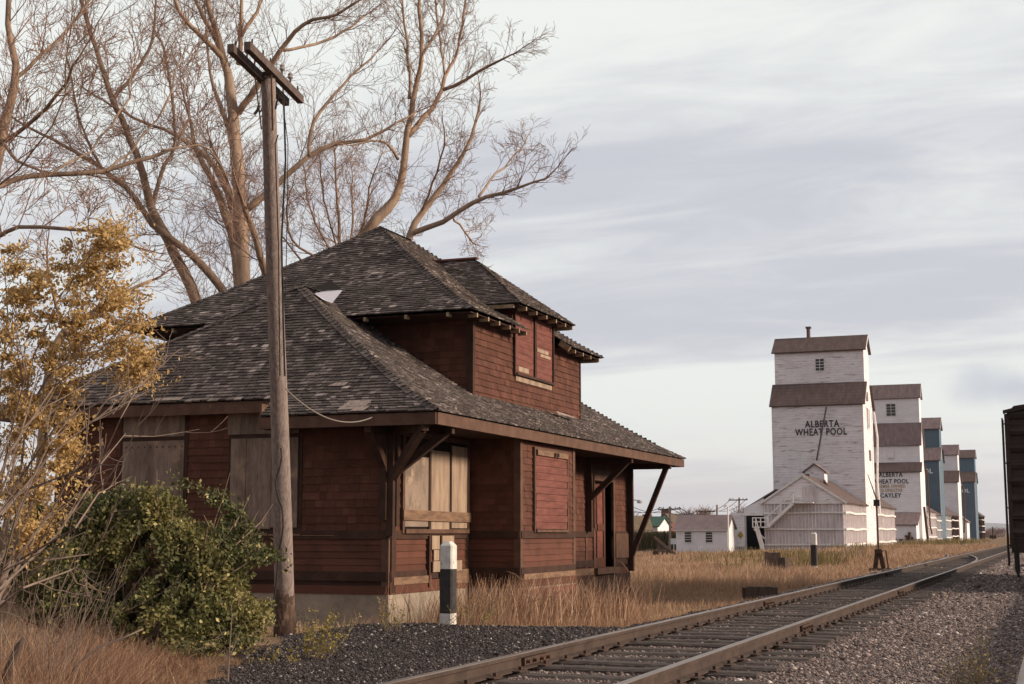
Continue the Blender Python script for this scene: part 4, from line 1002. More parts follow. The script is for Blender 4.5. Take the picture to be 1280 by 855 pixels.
for s_, z_, m_, xx, sz, xs_ in (('ALBERTA',9.72,'letter_black',-24.45,.98,.82),('WHEAT POOL',8.68,'letter_black',-24.5,.98,.80),('FARMER OWNED',8.02,'letter_tan',-24.5,.72,.74),('CO-OPERATIVE',7.36,'letter_tan',-24.55,.72,.66),('CAYLEY',6.5,'letter_black',-24.55,.95,.86)):
    text_mesh(s_, sz, M[m_], e2, (xx, 230.95, z_), .018, xs_, 1.12)
mb = MB(); mb.box(-25,-23.9,232.2,232.27,12.6,14.2); mb.box(-24.87,-24.03,232.1,232.2,12.75,14.05); mb.build('hatch', M['elev_white'], e2)
mb = MB(); mb.prism([(226,ZB+1.3),(226,2.2),(231,4.0),(231,ZB+1.3)], 'x', -25.2, -20.4); mb.build('lean_to_wall', M['elev_white2'], e2)
mb = MB(); roof_slab(mb, 226, 2.2, 231, 4.0, -25.2, -20.4); mb.build('lean_to_roof', M['elev_roof2'], e2)
mb = MB()
for k in range(6): mb.box(-25.1+k*.92, -24.9+k*.92, 226.1, 226.3, ZB-.2, ZB+1.3)
for k in range(5): mb.beam((-25+k*.92, 226.05, ZB), (-24.1+k*.92, 226.05, ZB+1.25), .08, .12)
mb.build('trestle', M['whitetrim'], e2)
mb = MB(); mb.prism([(-27.4,ZB),(-27.4,3.2),(-26.6,5.),(-25.6,3.2),(-25.6,ZB)], 'y', 224.5, 226.5); mb.build('porch', M['whitetrim'], e2)
mb = MB(); mb.tube([(-19.4,237.,11.),(-19.3,237.,5.),(-19.2,236.4,2.),(-18.9,235.8,.8)], .13, 6); mb.beam((-19.6,231.5,5.),(-19.2,231.8,-1),.35,.15); mb.build('loading_spout', M['rust'], e2)
mb = MB(); mb.box(-21.9,-20.9,225.6,225.7,0.,.3); mb.beam((-22.1,225.7,.5),(-20.9,225.7,.2),.25,.35); mb.tube([(-21.4,225.65,-.1),(-21.4,225.65,1.1)], .25, 6); mb.build('machine', M['rust'], e2)
e3 = elevator('dark blue grain elevator with white letters, third in the row', 270, 9.5, -19.9, -31, ZB, [(2.4, 14.2, 16.4)], (20.1, 22.1), M['elev_blue'], M['elev_roof2'])
text_mesh('ALBERTA', 1.15, M['letter_white'], e3, (-25.4, 269.95, 12.85), .03, 1.1, 1.1); text_mesh('WHEAT POOL', 1.15, M['letter_white'], e3, (-25.4, 269.95, 11.75), .03, 1.08, 1.1)
e4 = elevator('narrow white grain elevator standing between the two blue ones', 317, 10.5, -19.8, -30, ZB, [(2.8, 11.8, 14.1)], (17.7, 19.8), M['elev_white2'], [M['elev_roof'], M['elev_roof2']])
mb = MB(); mb.tube([(-19.2,322.,11.),(-18.9,323.,10.),(-19.,323.,5.),(-19.2,322.,1.)], .18, 6); mb.build('loading_spout', M['rust'], e4)
e5 = elevator('farthest dark blue grain elevator at the end of the row', 382, 11, -19.7, -31, ZB, [(2.6, 14.0, 16.4)], (20.2, 22.2), M['elev_blue'], M['elev_roof'])
text_mesh('ALBERTA', 1.3, M['letter_white'], e5, (-25.6, 381.95, 12.7), .03, 1.05, 1.1); text_mesh('WHEAT POOL', 1.3, M['letter_white'], e5, (-25.8, 381.95, 11.2), .03, 1.05, 1.1)

def annex(label, Y0, Y1, xl, xr, ze, zr, wm, walers=True, group='grain storage annexes between the elevators', roof=None):
    o = empty('grain_annex', ((xl+xr)/2, Y0, ZB), label, 'grain annex', group)
    xm = (xl+xr)/2
    mb = MB(); mb.prism([(xl,ZB),(xl,ze),(xm,zr),(xr,ze),(xr,ZB)], 'y', Y0, Y1); mb.build('wall', wm, o)
    for sg, xe in ((-1, xl), (1, xr)):
        mb = MB(); d = Vector((xe-xm, ze-zr)).normalized(); n = Vector((-d.y, d.x)); n = n if n.y > 0 else -n
        a = Vector((xm, zr))+n*.02; b = Vector((xe, ze))+d*.4+n*.02
        mb.prism([tuple(a), tuple(b), tuple(b+n*.12), tuple(a+n*.12)], 'y', Y0-.35, Y1+.1); mb.build('roof', roof or M['elev_roof'], o)
        mb = MB(); mb.beam((xm, Y0-.37, zr+.05), (xe+d.x*.4, Y0-.37, ze+d.y*.4+.05), .05, .2); mb.build('rake_trim', M['whitetrim'], o)
    mb = MB(); x = xl+.05
    while x < xr: mb.box(x, x+.08, Y0-.09, Y0, ZB, ze-.02+random.uniform(-.05,.0)); x += .34
    y = Y0+.2
    while y < Y1: mb.box(xr, xr+.10, y, y+.09, ZB, ze-.05); y += .5
    mb.build('batten', M['batten'] if wm is not M['annexdark'] else M['annexdark'], o)
    if walers:
        for z in (ze-.12, ze-1.1, ze-2.75, ze-4.3):
            mb = MB(); n = 12
            for k in range(n):
                f = lambda t: .05*noise.noise(Vector((t*3, z, Y0)))
                mb.beam((xl+(xr-xl)*k/n, Y0-.14, z+f(k/n)), (xl+(xr-xl)*(k+1)/n+.01, Y0-.14, z+f((k+1)/n)), .10, .17)
            for k in range(5): mb.beam((xr+.15, Y0+(Y1-Y0)*k/5, z+.06*sin(k*2)), (xr+.15, Y0+(Y1-Y0)*(k+1)/5, z+.06*sin(k*2+2)), .12, .2)
            mb.build('waler', M['whitetrim'], o)
    return o
an = annex('faded white wooden gabled annex with battens and stairs in front of the near elevator', 145.4, 162.5, -28.05, -20.05, 4.1, 6.7, M['annex'])
mb = MB(); mb.prism([(-25.15,5.8),(-25.15,7.45),(-24.12,8.2),(-23.1,7.45),(-23.1,5.8)], 'y', 153.5, 155.6); cp = mb.build('cupola', M['elev_white'], an)
mb = MB(); mb.prism([(-25.4,7.32),(-24.12,8.24),(-22.85,7.32),(-22.85,7.44),(-24.12,8.36),(-25.4,7.44)], 'y', 153.2, 155.9); mb.build('cupola_roof', M['elev_roof2'], cp)
mb = MB(); mb.prism([(-28.0,4.05),(-20.1,4.05),(-24.05,6.62)], 'y', 145.22, 145.31); mb.build('gable_boards', M['elev_white'], an)
mb = MB(); mb.prism([(-23.0,6.1),(-23.0,6.6),(-22.5,5.9)], 'y', 152, 153); mb.box(-24.2,-23.8,148,148.6,6.6,7.0); mb.build('roof_vent', M['elev_roof'], an)
mb = MB(); mb.box(-24.1,-22.6,145.14,145.2,4.1,5.6); mb.build('loft_door', M['annex'], an)
an2 = annex('short grey annex with wavy walers behind the near elevator', 171.8, 192, -29, -20.05, 4.2, 7.2, M['annex'])
annex('pale annex abutting the tiered white elevator', 241.5, 258, -28, -20.05, 4.6, 7.2, M['annex'])
annex('blue grey annex in front of the nearer blue elevator', 258.3, 269.5, -28, -20.02, 4.2, 6.8, M['elev_blue'])
annex('brown unpainted annex in front of the narrow white elevator', 296, 316.5, -28, -20.05, 4.6, 7., M['annexdark'])
annex('blue tinted annex just behind the nearer blue elevator', 280.5, 295.5, -28, -20.05, 4.4, 6.8, M['elev_blue'])
annex('small dark annex past the farthest blue elevator', 396, 412, -26, -19.2, 5.5, 8, M['annexdark'])
o = empty('white_shed', (-22, 345, ZB), 'small white gabled shed beside the narrow white elevator', 'shed')
mb = MB(); mb.prism([(-24,ZB),(-24,3.4),(-21.8,5.2),(-19.6,3.4),(-19.6,ZB)], 'y', 340, 350); mb.build('wall', M['elev_white2'], o)
mb = MB(); mb.beam((-24.3,345,3.35),(-21.8,345,5.35),10.6,.15); mb.beam((-19.3,345,3.35),(-21.8,345,5.35),10.6,.15); mb.build('roof', M['elev_roof2'], o)

# exterior stair of the near annex
sr = empty('exterior_stair', (-27, 144.5, ZB), 'white wooden outside stair and landings climbing to the loft door of the near annex', 'staircase')
ys0 = 144.2
def stair_run(a, b, steps, name='stair_run'):
    mb = MB()
    for yy in (ys0+.1, ys0+1.0): mb.beam((a[0], yy, a[1]), (b[0], yy, b[1]), .08, .28)
    for k in range(steps):
        t = (k+.5)/steps; x = a[0]+(b[0]-a[0])*t; z = a[1]+(b[1]-a[1])*t; mb.box(x-.15, x+.15, ys0+.15, ys0+.95, z-.02, z+.04)
    run = mb.build(name, M['whitetrim'], sr)
    mb = MB()
    for yy in (ys0+.06,):
        mb.beam((a[0], yy, a[1]+.95), (b[0], yy, b[1]+.95), .06, .12)
        for t in (0,.5,1): x = a[0]+(b[0]-a[0])*t; z = a[1]+(b[1]-a[1])*t; mb.box(x-.05, x+.05, yy-.04, yy+.04, z, z+.95)
    mb.build('handrail', M['whitetrim'], sr)
stair_run((-24.9,3.95), (-27.5,1.65), 12); stair_run((-28.7,1.5), (-28.0,-1.1), 11)
mb = MB(); mb.box(-25.0,-22.9,ys0,ys0+1.15,3.93,4.05); mb.box(-29.0,-27.4,ys0,ys0+1.15,1.5,1.62)
mb.build('landing', M['whitetrim'], sr)
mb = MB()
for z in (2.1,2.5): mb.beam((-29.0,ys0+.05,z),(-27.4,ys0+.05,z),.05,.1); mb.beam((-29.0,ys0+.05,z),(-29.0,ys0+1.1,z),.05,.1)
for x in (-29.,-28.2,-27.4): mb.box(x-.05,x+.05,ys0,ys0+.1,1.5,2.55)
mb.beam((-29.0,ys0+.5,1.4),(-27.9,ys0+.5,.4),.1,.14)
mb.build('landing_rail', M['whitetrim'], sr)

# drive shed between annex and office
ds = empty('drive_shed', (-31, 158, ZB), 'white lean-to drive shed with wide dark doorway left of the near annex', 'shed')
YD = 145.6
X = lambda px, y=650: atY(px, y, YD).x
Zp = lambda py, px=940: atY(px, py, YD).z
xd0, xd1, xd2 = X(913), X(932.5), -28.3
mb = MB(); mb.prism([(X(930), Zp(641)), (X(930), Zp(636)), (-28.1, Zp(623)), (-28.1, Zp(641))], 'y', YD, YD+.2); mb.box(xd0, xd1, YD, YD+.2, ZB, Zp(641)); mb.build('wall', M['elev_white2'], ds)
mb = MB(); mb.box(xd0, -28.1, YD+14, YD+14.2, ZB, 3.3); mb.box(xd0, xd0+.2, YD+.2, YD+14, ZB, Zp(641)); mb.build('back_wall', M['dark'], ds)
mb = MB(); mb.beam((X(928), YD+8, Zp(637)), (-26.9, YD+8, Zp(612)), 15., .15); mb.build('roof', M['elev_roof2'], ds)
mb = MB(); mb.box(X(930)-.3, -28.1, YD-.25, YD-.05, Zp(644.5), Zp(641)); mb.build('door_track', M['whitetrim'], ds)
mb = MB(); mb.box(xd0+.15, xd1-.1, YD-.22, YD-.12, Zp(684), Zp(645.5)); dd = mb.build('sliding_door', M['elev_white2'], ds)
mb = MB(); z_a, z_b = Zp(684), Zp(645.5)
for zz_ in (z_a, (z_a+z_b)/2, z_b-.12): mb.box(xd0+.15, xd1-.1, YD-.26, YD-.22, zz_, zz_+.12)
mb.box(xd0+.15, xd0+.27, YD-.265, YD-.22, z_a, z_b); mb.box(xd1-.22, xd1-.1, YD-.265, YD-.22, z_a, z_b); mb.build('door_batten', M['whitetrim'], dd)
c_ = atY(925.5, 669, YD-.3); s_ = .30
mb = MB(); mb.prism([(c_.x-s_, c_.z), (c_.x, c_.z-s_*1.2), (c_.x+s_, c_.z), (c_.x, c_.z+s_*1.2)], 'y', YD-.31, YD-.27); mb.build('diamond_sign', M['yellow'], dd)
mb = MB(); mb.box(xd0, -28.15, YD-2.5, YD+14, ZB-.1, ZB+.12); mb.build('ramp', M['darkwood'], ds)

# office building
of = empty('office_building', (-33, 137, ZB), 'small white office building with two windows and mauve roof left of the drive shed', 'office')
YO = 141.; xo0, xo1 = atY(845,670,YO).x, atY(909.5,670,YO).x; ze_ = atY(875,660.5,YO).z; zt_ = ze_+1.25
mb = MB(); mb.prism([(YO,ZB),(YO,ze_),(YO+1.7,zt_),(YO+3.4,ze_),(YO+3.4,ZB)], 'x', xo0, xo1); mb.build('wall', M['whiteplain'], of)
mb = MB(); roof_slab(mb, YO, ze_, YO+1.7, zt_, xo0, xo1, .1, .3, .2); mb.prism([(YO+3.6,ze_-.12),(YO+1.7,zt_+.02),(YO+1.7,zt_+.12),(YO+3.6,ze_-.0)], 'x', xo0-.2, xo1+.2); mb.build('roof', M['mauveroof'], of)
mb = MB(); mb.box(xo0-.2, xo1+.2, YO-.29, YO-.25, ze_-.22, ze_-.06); mb.build('eave_board', M['whitetrim'], of)
for px in (860.2, 886.4):
    c_ = atY(px, 671.5, YO); mb = MB(); mb.box(c_.x-.42, c_.x+.42, YO-.05, YO-.003, c_.z-.58, c_.z+.58); wf = mb.build('window', M['whitetrim'], of)
    mb = MB(); mb.box(c_.x-.33, c_.x+.33, YO-.07, YO-.052, c_.z-.5, c_.z+.5); mb.build('pane', M['glass'], wf)
    mb = MB()
    for q in (-.25,0,.25): mb.box(c_.x-.33, c_.x+.33, YO-.09, YO-.072, c_.z+q-.02, c_.z+q+.02)
    mb.build('glazing_bar', M['whitetrim'], wf)
c_ = atY(876, 688, YO); mb = MB(); mb.box(c_.x-.28, c_.x+.28, YO-.05, YO-.003, ZB, c_.z+.45); mb.build('hatch', M['elev_white2'], of)
mb = MB(); c_ = atY(911, 690, YO-.5); mb.tube([(c_.x, YO-.5, ZB), (c_.x, YO-.5, atY(911,634,YO-.5).z), (c_.x-.15, YO-.5, atY(911,631,YO-.5).z), (c_.x-.4, YO-.5, atY(911,634,YO-.5).z)], .07, 8)
tag(mb.build('vent_pipe', M['whitetrim']), 'thin white upright pipe at the right corner of the office', 'pipe')

# wooden wheeled ramp left of the office
lc = atZ(834, 690, -1.1); ra = empty('loading_ramp', lc, 'brown wooden ramp frame standing in the grass left of the office', 'ramp')
k_ = lc.y/FPX*1.0
def Q(px, py): return at(px, py, 132.)
mb = MB(); mb.beam(Q(818,671), Q(845,694), .25, .25); mb.beam(Q(819,674), Q(840,692), .2, .15); mb.build('incline', M['darkwood'], ra)
mb = MB(); 
for px in (823,828,834): mb.beam(Q(px,676+(px-820)*.5), Q(px,693), .18, .18)
mb.beam(Q(821,688), Q(838,690), .2, .2); mb.beam(Q(823,692), Q(830,678), .12, .12); mb.build('support', M['darkwood'], ra)
mb = MB(); c_ = Q(820,691.5); mb.tube([c_-Vector((0,.2,0)), c_+Vector((0,.2,0))], .28, 12); mb.build('wheel', M['rust'], ra)

# village houses far left of the elevators
def house(px0, px1, ybase, yeave, yridge, D, label, wm, rm, gable_px=None, chim=None, front='eave', group='village houses beyond the field'):
    a = at(px0, ybase, D); b = at(px1, ybase, D); zb = -1.2; ze = at((px0+px1)/2, yeave, D).z; zr = at((px0+px1)/2, yridge, D+3).z
    o = empty('house', ((a.x+b.x)/2, a.y, zb), label, 'house', group); y0 = a.y; dp = 7.
    if front == 'eave':
        mb = MB(); mb.prism([(y0,zb),(y0,ze),(y0+dp/2,zr),(y0+dp,ze),(y0+dp,zb)], 'x', a.x, b.x); mb.build('wall', wm, o)
        mb = MB(); roof_slab(mb, y0, ze, y0+dp/2, zr, a.x, b.x, .15, .4, .3); mb.prism([(y0+dp+.3,ze-.2),(y0+dp/2,zr+.02),(y0+dp/2,zr+.17),(y0+dp+.3,ze-.03)], 'x', a.x-.3, b.x+.3); mb.build('roof', rm, o)
    else:
        xm = (a.x+b.x)/2; mb = MB(); mb.prism([(a.x,zb),(a.x,ze),(xm,zr),(b.x,ze),(b.x,zb)], 'y', y0, y0+dp+3); mb.build('wall', wm, o)
        mb = MB()
        for xe in (a.x, b.x):
            d = Vector((xe-xm, ze-zr)).normalized(); n = Vector((-d.y, d.x)); n = n if n.y > 0 else -n
            p = Vector((xm, zr)); q = Vector((xe, ze))+d*.4; mb.prism([tuple(p+n*.02), tuple(q+n*.02), tuple(q+n*.2), tuple(p+n*.2)], 'y', y0-.4, y0+dp+3.2)
        mb.build('roof', rm, o)
    xm = (a.x+b.x)/2
    for dx in (-.28, .28):
        m_ = MB(); cx_ = xm+dx*(b.x-a.x); m_.box(cx_-.5, cx_+.5, y0-.06, y0-.005, ze-2.2, ze-.8); m_.build('window', M['glass'], o)
    if chim:
        c = at(chim[0], chim[1], D+4); m_ = MB(); m_.box(c.x-.6, c.x+.6, c.y-.5, c.y+.5, zr-1.2, c.z); m_.build('chimney', M['redboard'], o)
    return o
house(797, 825, 681, 658, 647, 205, 'white house with dark green roof seen under the bracket', M['whiteplain'], M['greenroof'], chim=(809,643))
house(822, 842, 681, 654, 643, 226, 'white gabled house with brown roof and tall brick chimney', M['whiteplain'], M['brownroof'], chim=(832,637.5), front='gable')
house(780, 790, 681, 660, 645, 190, 'white gabled house partly hidden behind the station corner', M['whiteplain'], M['brownroof'], front='gable')
house(829, 839, 681, 667, 655, 212, 'small red gabled house between the white houses', M['redboard'], M['redboard'], front='gable')
# hedge
hx0, hx1 = at(788, 680, 175).x, at(846, 680, 175).x; hy = at(815, 680, 175).y
n = 7000; X_ = RNG.uniform(hx0, hx1, n); Y_ = hy+RNG.normal(0, .6, n)
hd = blades('hedge', X_, Y_, 1.2+1.3*RNG.random(n), np.full(n, .10), M['weed_mid'], RNG.random(n)*.4, lean=.25)
tag(hd, 'dark ragged hedge in front of the village houses', 'hedge')
# distant utility poles
def far_pole(px, ytop, D, arms, label):
    p = at(px, 690, D); p.z = -1.3; t = at(px, ytop, D); o = empty('utility_pole', p, label, 'utility pole', 'distant utility poles above the village')
    mb = MB(); mb.tube([p, t], [.17,.12], 8); mb.build('pole_shaft', M['polewood'], o)
    for k in range(arms):
        z = t.z-.35-k*.9; mb = MB(); mb.beam((p.x-1.35, p.y, z), (p.x+1.35, p.y, z+.05), .12, .14); ar = mb.build('crossarm', M['darkwood'], o)
        mb = MB()
        for q in (-1.2,-.7,.7,1.2): mb.tube([(p.x+q, p.y, z+.05), (p.x+q, p.y, z+.3)], .06, 6)
        mb.build('insulator', M['insul'], ar)
    return t
t1 = far_pole(837.5, 633, 165, 1, 'distant pole with one crossarm above the house with the tall chimney')
t2 = far_pole(882.5, 636.5, 190, 1, 'distant short pole with crossarm rising behind the office roof')
t3 = far_pole(896.3, 631, 185, 0, 'distant bare dark pole without crossarm above the office roof')
t4 = far_pole(924, 622, 200, 1, 'distant pole behind the drive shed door')
def wires(a, b, label):
    mb = MB()
    for q in (-1.1, 0, 1.1): mb.tube(hang(a+Vector((q,0,-.1)), b+Vector((q,0,-.1)), .8, 12), .035, 4)
    tag(mb.build('power_line', M['wire']), label, 'wire')
wires(at(770, 628, 150), t1, 'thin overhead wires left of the pole by the tall chimney'); wires(t1, t2, 'thin overhead wires spanning from the chimney pole to the office roof pole'); wires(t2, t4, 'thin overhead wires running behind the drive shed')
sl = at(777, 690, 120); sl.z = -1.2; o = empty('street_lamp', sl, 'curved arm street lamp just right of the station corner', 'street lamp')
mb = MB(); tp = at(777, 640, 120); mb.tube([sl, tp, at(783,628.5,120), at(793,625,120), at(798,625.5,120)], [.1,.08,.05,.045,.04], 6); mb.build('lamp_arm', M['cable'], o)
mb = MB(); c_ = at(799.5,627,120); mb.lathe(c_, [(.05,-.15),(.25,-.1),(.18,.1),(.04,.15)], 10); mb.build('lamp_head', M['insul'], o)
# little white sign by the pole
c_ = at(842, 677, 160); mb = MB(); mb.box(c_.x-.35, c_.x+.35, c_.y, c_.y+.05, c_.z-.3, c_.z+.35); mb.box(c_.x-.05, c_.x+.05, c_.y+.05, c_.y+.1, -1.2, c_.z); tag(mb.build('small_sign', M['whiteplain']), 'small blank white board left of the office', 'sign')
# far dark switch stand by the last elevator
c_ = at(1241.5, 678, 300); mb = MB(); mb.box(c_.x-.7,c_.x+.7,c_.y,c_.y+.3,-.2,.5); mb.tube([(c_.x,c_.y,-.4),(c_.x,c_.y,2.2)], .14, 6); tag(mb.build('signal_stand', M['rust']), 'tiny dark trackside stand far down the line left of the boxcar', 'signal')

# ------------------------------------------------------------------ bare trees
RT = random.Random(5)
class Twigs:
    def __init__(s): s.a = []
    def line(s, pts, rad):
        for k in range(len(pts)-1):
            p, q = pts[k], pts[k+1]; s.a.append((p.x,p.y,p.z,q.x,q.y,q.z,rad[k],rad[k+1]))
    def build(s, name, m, parent):
        A = np.array(s.a); P, Q = A[:,0:3], A[:,3:6]; d = Q-P; d /= np.linalg.norm(d, axis=1)[:,None]+1e-9
        ref = np.where(np.abs(d[:,2:3]) > .9, np.array([[1.,0,0]]), np.array([[0,0,1.]])); u = np.cross(d, ref); u /= np.linalg.norm(u, axis=1)[:,None]; v = np.cross(d, u)
        V = np.concatenate([(E[:,None,:] + (u[:,None,:]*np.cos(an)[None,:,None] + v[:,None,:]*np.sin(an)[None,:,None])*A[:,c][:,None,None]) for E, c in ((P,6),(Q,7)) for an in (np.array([0,2.094,4.189]),)], axis=1).reshape(-1,3)
        o = (np.arange(len(A))*6)[:,None]; F = np.concatenate([o+np.array([[j,(j+1)%3,(j+1)%3+3,j+3]]) for j in range(3)], 0)
        return np_mesh(name, V, F, m, parent=parent)
def grow(tw, p, d, ln, r, lvl, maxl, up=.10, spread=1.):
    """recursive bare branch, lvl counts up; writes thin segments into tw"""
    n = max(3, int(ln/.30)+1) if lvl < maxl else 2
    if lvl == 0: n = max(4, int(ln/.26)+1)
    step = ln/n; pts = [p.copy()]; rad = [r]; kids = []; G = RT.gauss
    for k in range(n):
        d = (d + Vector((G(0,.10), G(0,.10), G(0,.09)+up*.35))).normalized()
        p = p + d*step; pts.append(p.copy()); rad.append(max(.0042, r*(1-.72*(k+1)/n)))
        if lvl < maxl: kids.append((p.copy(), d.copy(), k/n, rad[-1]))
    tw.line(pts, rad)
    if lvl >= maxl: return
    for (q, dd, t, rr) in kids:
        m = 1 if (lvl+1 < maxl or RT.random() < .62) else 0
        for _ in range(m):
            ang = RT.uniform(.4,.95)*spread; axis = dd.orthogonal().normalized(); axis.rotate(Matrix.Rotation(RT.uniform(0,2*pi), 3, dd))
            nd = dd.copy(); nd.rotate(Matrix.Rotation(ang, 3, axis)); nd = (nd+Vector((0,0,up))).normalized()
            grow(tw, q, nd, max(.16, ln*RT.uniform(.40,.72)*(1-.35*t)), max(.0042, rr*.62), lvl+1, maxl, up, spread)
def tree(name, label, D, limbs, mt, mtw, maxl=2, dens=1., rootz=-1.0, group=None, jit=.9, kidlen=1.8, kscale=1.):
    """limbs: list of lists (px,py,width_px[,dD]); first one starts at the ground"""
    root = at(limbs[0][0][0], limbs[0][0][1], D); root.z = rootz
    o = empty(name, root, label, 'tree', group)
    tk = MB(); tw = Twigs(); lb = MB(); maxl += 1; WS = .74
    for li, lim in enumerate(limbs):
        off = [q[3] if len(q) > 3 else None for q in lim]
        ph = RT.uniform(0, 6); amp = 0 if li == 0 else jit
        ctrl = []
        for k, q in enumerate(lim):
            t = k/max(1, len(lim)-1); dD = off[k] if off[k] is not None else amp*sin(ph)*t*2.2
            ctrl.append((at(q[0], q[1], D+dD), q[2]*WS*(D+dD)/FPX/2))
        if li == 0: ctrl.insert(0, (Vector((ctrl[0][0].x, ctrl[0][0].y, rootz-.3)), ctrl[0][1]*1.25))
        # catmull-rom
        pts, rad = [], []
        for k in range(len(ctrl)-1):
            p0 = ctrl[max(0,k-1)][0]; p1, r1_ = ctrl[k]; p2, r2_ = ctrl[k+1]; p3 = ctrl[min(len(ctrl)-1,k+2)][0]
            m = max(2, int((p2-p1).length/.30))
            for s in range(m):
                t = s/m; t2 = t*t; t3 = t2*t
                pts.append(.5*((2*p1)+(p2-p0)*t+(2*p0-5*p1+4*p2-p3)*t2+(3*p1-p0-3*p2+p3)*t3) + Vector((RT.gauss(0,.012),RT.gauss(0,.012),RT.gauss(0,.01)))*(1 if rad and rad[-1] > .03 else 2)); rad.append(r1_+(r2_-r1_)*t)
        pts.append(ctrl[-1][0]); rad.append(ctrl[-1][1])
        (tk if li == 0 else lb).tube(pts, rad, 9 if rad[0] > .08 else 6, 0)
        L_ = sum((pts[k+1]-pts[k]).length for k in range(len(pts)-1)); acc = 0
        for k in range(1, len(pts)):
            sl_ = (pts[k]-pts[k-1]).length; acc += sl_
            if pts[k].z < 3.0: continue
            fr = acc/L_
            nn = int(.80*dens*sl_/.30*(.6+.9*fr)+RT.random())
            for _ in range(nn):
                dd = (pts[k]-pts[k-1]).normalized(); axis = dd.orthogonal().normalized(); axis.rotate(Matrix.Rotation(RT.uniform(0,2*pi), 3, dd))
                nd = dd.copy(); nd.rotate(Matrix.Rotation(RT.uniform(.5,1.15), 3, axis)); nd = (nd+Vector((0,0,.22))).normalized()
                grow(tw, pts[k].copy(), nd, 1.2*kidlen*RT.uniform(.3,1.)*(1.1-.5*fr)*kscale, min(rad[k]*.5, .015*RT.uniform(.5,1.3)*(D/35)**.5), 0, maxl)
        grow(tw, pts[-1].copy(), (pts[-1]-pts[-2]).normalized(), kidlen*.8, rad[-1]*.9, 0, maxl)
    tk.build('trunk', mt, o, smooth=True)
    if lb.v: lb.build('limb', mt, o, smooth=True)
    tw.build('twigs', mtw, o)
    return o
tree('cottonwood_tree', 'tall pale trunked bare cottonwood rising behind the station left of the pole', 35, [
    [(306,420,25),(304,340,24),(299,230,22),(293,170,22),(288,110,17),(276,60,12),(262,10,9),(250,-50,7)],
    [(300,300,14),(290,250,13),(262,200,10),(240,184,8),(215,166,6),(168,148,5),(120,120,3)],
    [(308,262,13),(345,232,11),(385,196,9),(420,180,8),(457,175,6),(496,154,4),(520,140,3)],
    [(385,196,7),(392,154,6),(416,120,5),(440,95,4),(470,66,3)],
    [(298,140,13),(325,103,11),(350,64,9),(379,31,7),(420,17,5),(450,0,4)],
    [(350,64,6),(395,55,5),(430,40,4),(455,20,3)],
    [(298,80,10),(301,40,8),(302,0,6),(300,-40,5)],
    [(288,90,10),(262,35,9),(245,0,7),(235,-40,6)],
    [(283,75,11),(250,45,9),(225,14,7),(205,-30,5)],
    [(302,45,7),(320,15,6),(335,-20,5)],
    [(296,190,9),(275,130,8),(262,90,5),(258,40,4)],
    [(302,420,19),(298,354,18),(293,306,17),(277,254,14),(260,215,10),(246,190,8),(238,150,6)],
    [(340,400,14),(332,340,13),(326,318,12),(314,282,11),(304,255,9)],
    [(300,350,12),(297,287,12),(287,250,10),(283,225,8),(268,190,5)]], M['bark_pale'], M['twig'], 2, 1.15)
tree('cottonwood_tree', 'bare tree with two bent leaning trunks behind the upper roof eave', 37, [
    [(262,440,22),(245,375,20),(210,300,18),(190,260,15),(170,190,12),(140,123,10),(120,60,8),(101,0,7),(90,-40,6)],
    [(285,370,15),(250,328,14),(224,306,12),(191,281,11),(158,235,9),(105,196,7),(53,168,5),(20,150,4)],
    [(190,260,8),(200,220,7),(218,180,6),(215,120,5),(205,60,4)],
    [(140,123,7),(170,90,6),(190,50,5),(195,0,4)],
    [(158,235,6),(130,215,5),(100,150,4),(85,80,3)]], M['bark_brown'], M['twig'], 2, 1.25)
tree('cottonwood_tree', 'bare cottonwood with curved trunk rising directly over the roof peak', 36, [
    [(430,380,22),(460,288,20),(484,262,18),(500,232,14),(507,180,12),(516,127,10),(527,70,8),(524,0,6),(522,-40,5)],
    [(510,172,10),(530,146,9),(546,127,8),(557,96,7),(573,60,5),(582,0,4)],
    [(554,114,7),(582,100,6),(612,82,5),(640,68,3)],
    [(514,124,6),(510,70,5),(503,0,4)],
    [(556,92,5),(549,42,4),(543,-10,4)],
    [(500,197,6),(484,180,5),(465,176,4),(440,182,3)],
    [(528,70,5),(550,30,4),(560,-10,3)]], M['bark_pale'], M['twig'], 2, 1.35, kidlen=1.15)
tree('cottonwood_tree', 'bare tree with limbs spreading to the right above the dormer roof', 34, [
    [(505,380,15),(511,297,13),(527,266,11),(554,232,9),(588,174,6),(600,127,4)],
    [(514,292,10),(554,277,9),(590,253,8),(627,241,6),(666,228,4),(692,214,3)],
    [(597,247,5),(620,216,4),(640,200,3),(656,178,2.5)],
    [(565,270,4),(580,290,3.5),(592,304,3)],
    [(527,266,5),(545,215,4),(556,170,3)]], M['bark_pale'], M['twig'], 2, 1.3, kidlen=1.0)
tree('cottonwood_tree', 'grey barked leaning tree at the far left edge of the picture', 24, [
    [(-30,420,26),(-12,240,23),(2,170,20),(14,130,16),(20,80,13),(10,30,10),(14,-30,8)],
    [(0,180,9),(30,160,8),(70,120,6),(100,70,4)],
    [(18,100,8),(50,70,6),(90,30,5),(120,-10,4)],
    [(2,170,7),(20,200,6),(60,215,4)]], M['bark_brown'], M['twig'], 2, 1.3, kidlen=1.5)
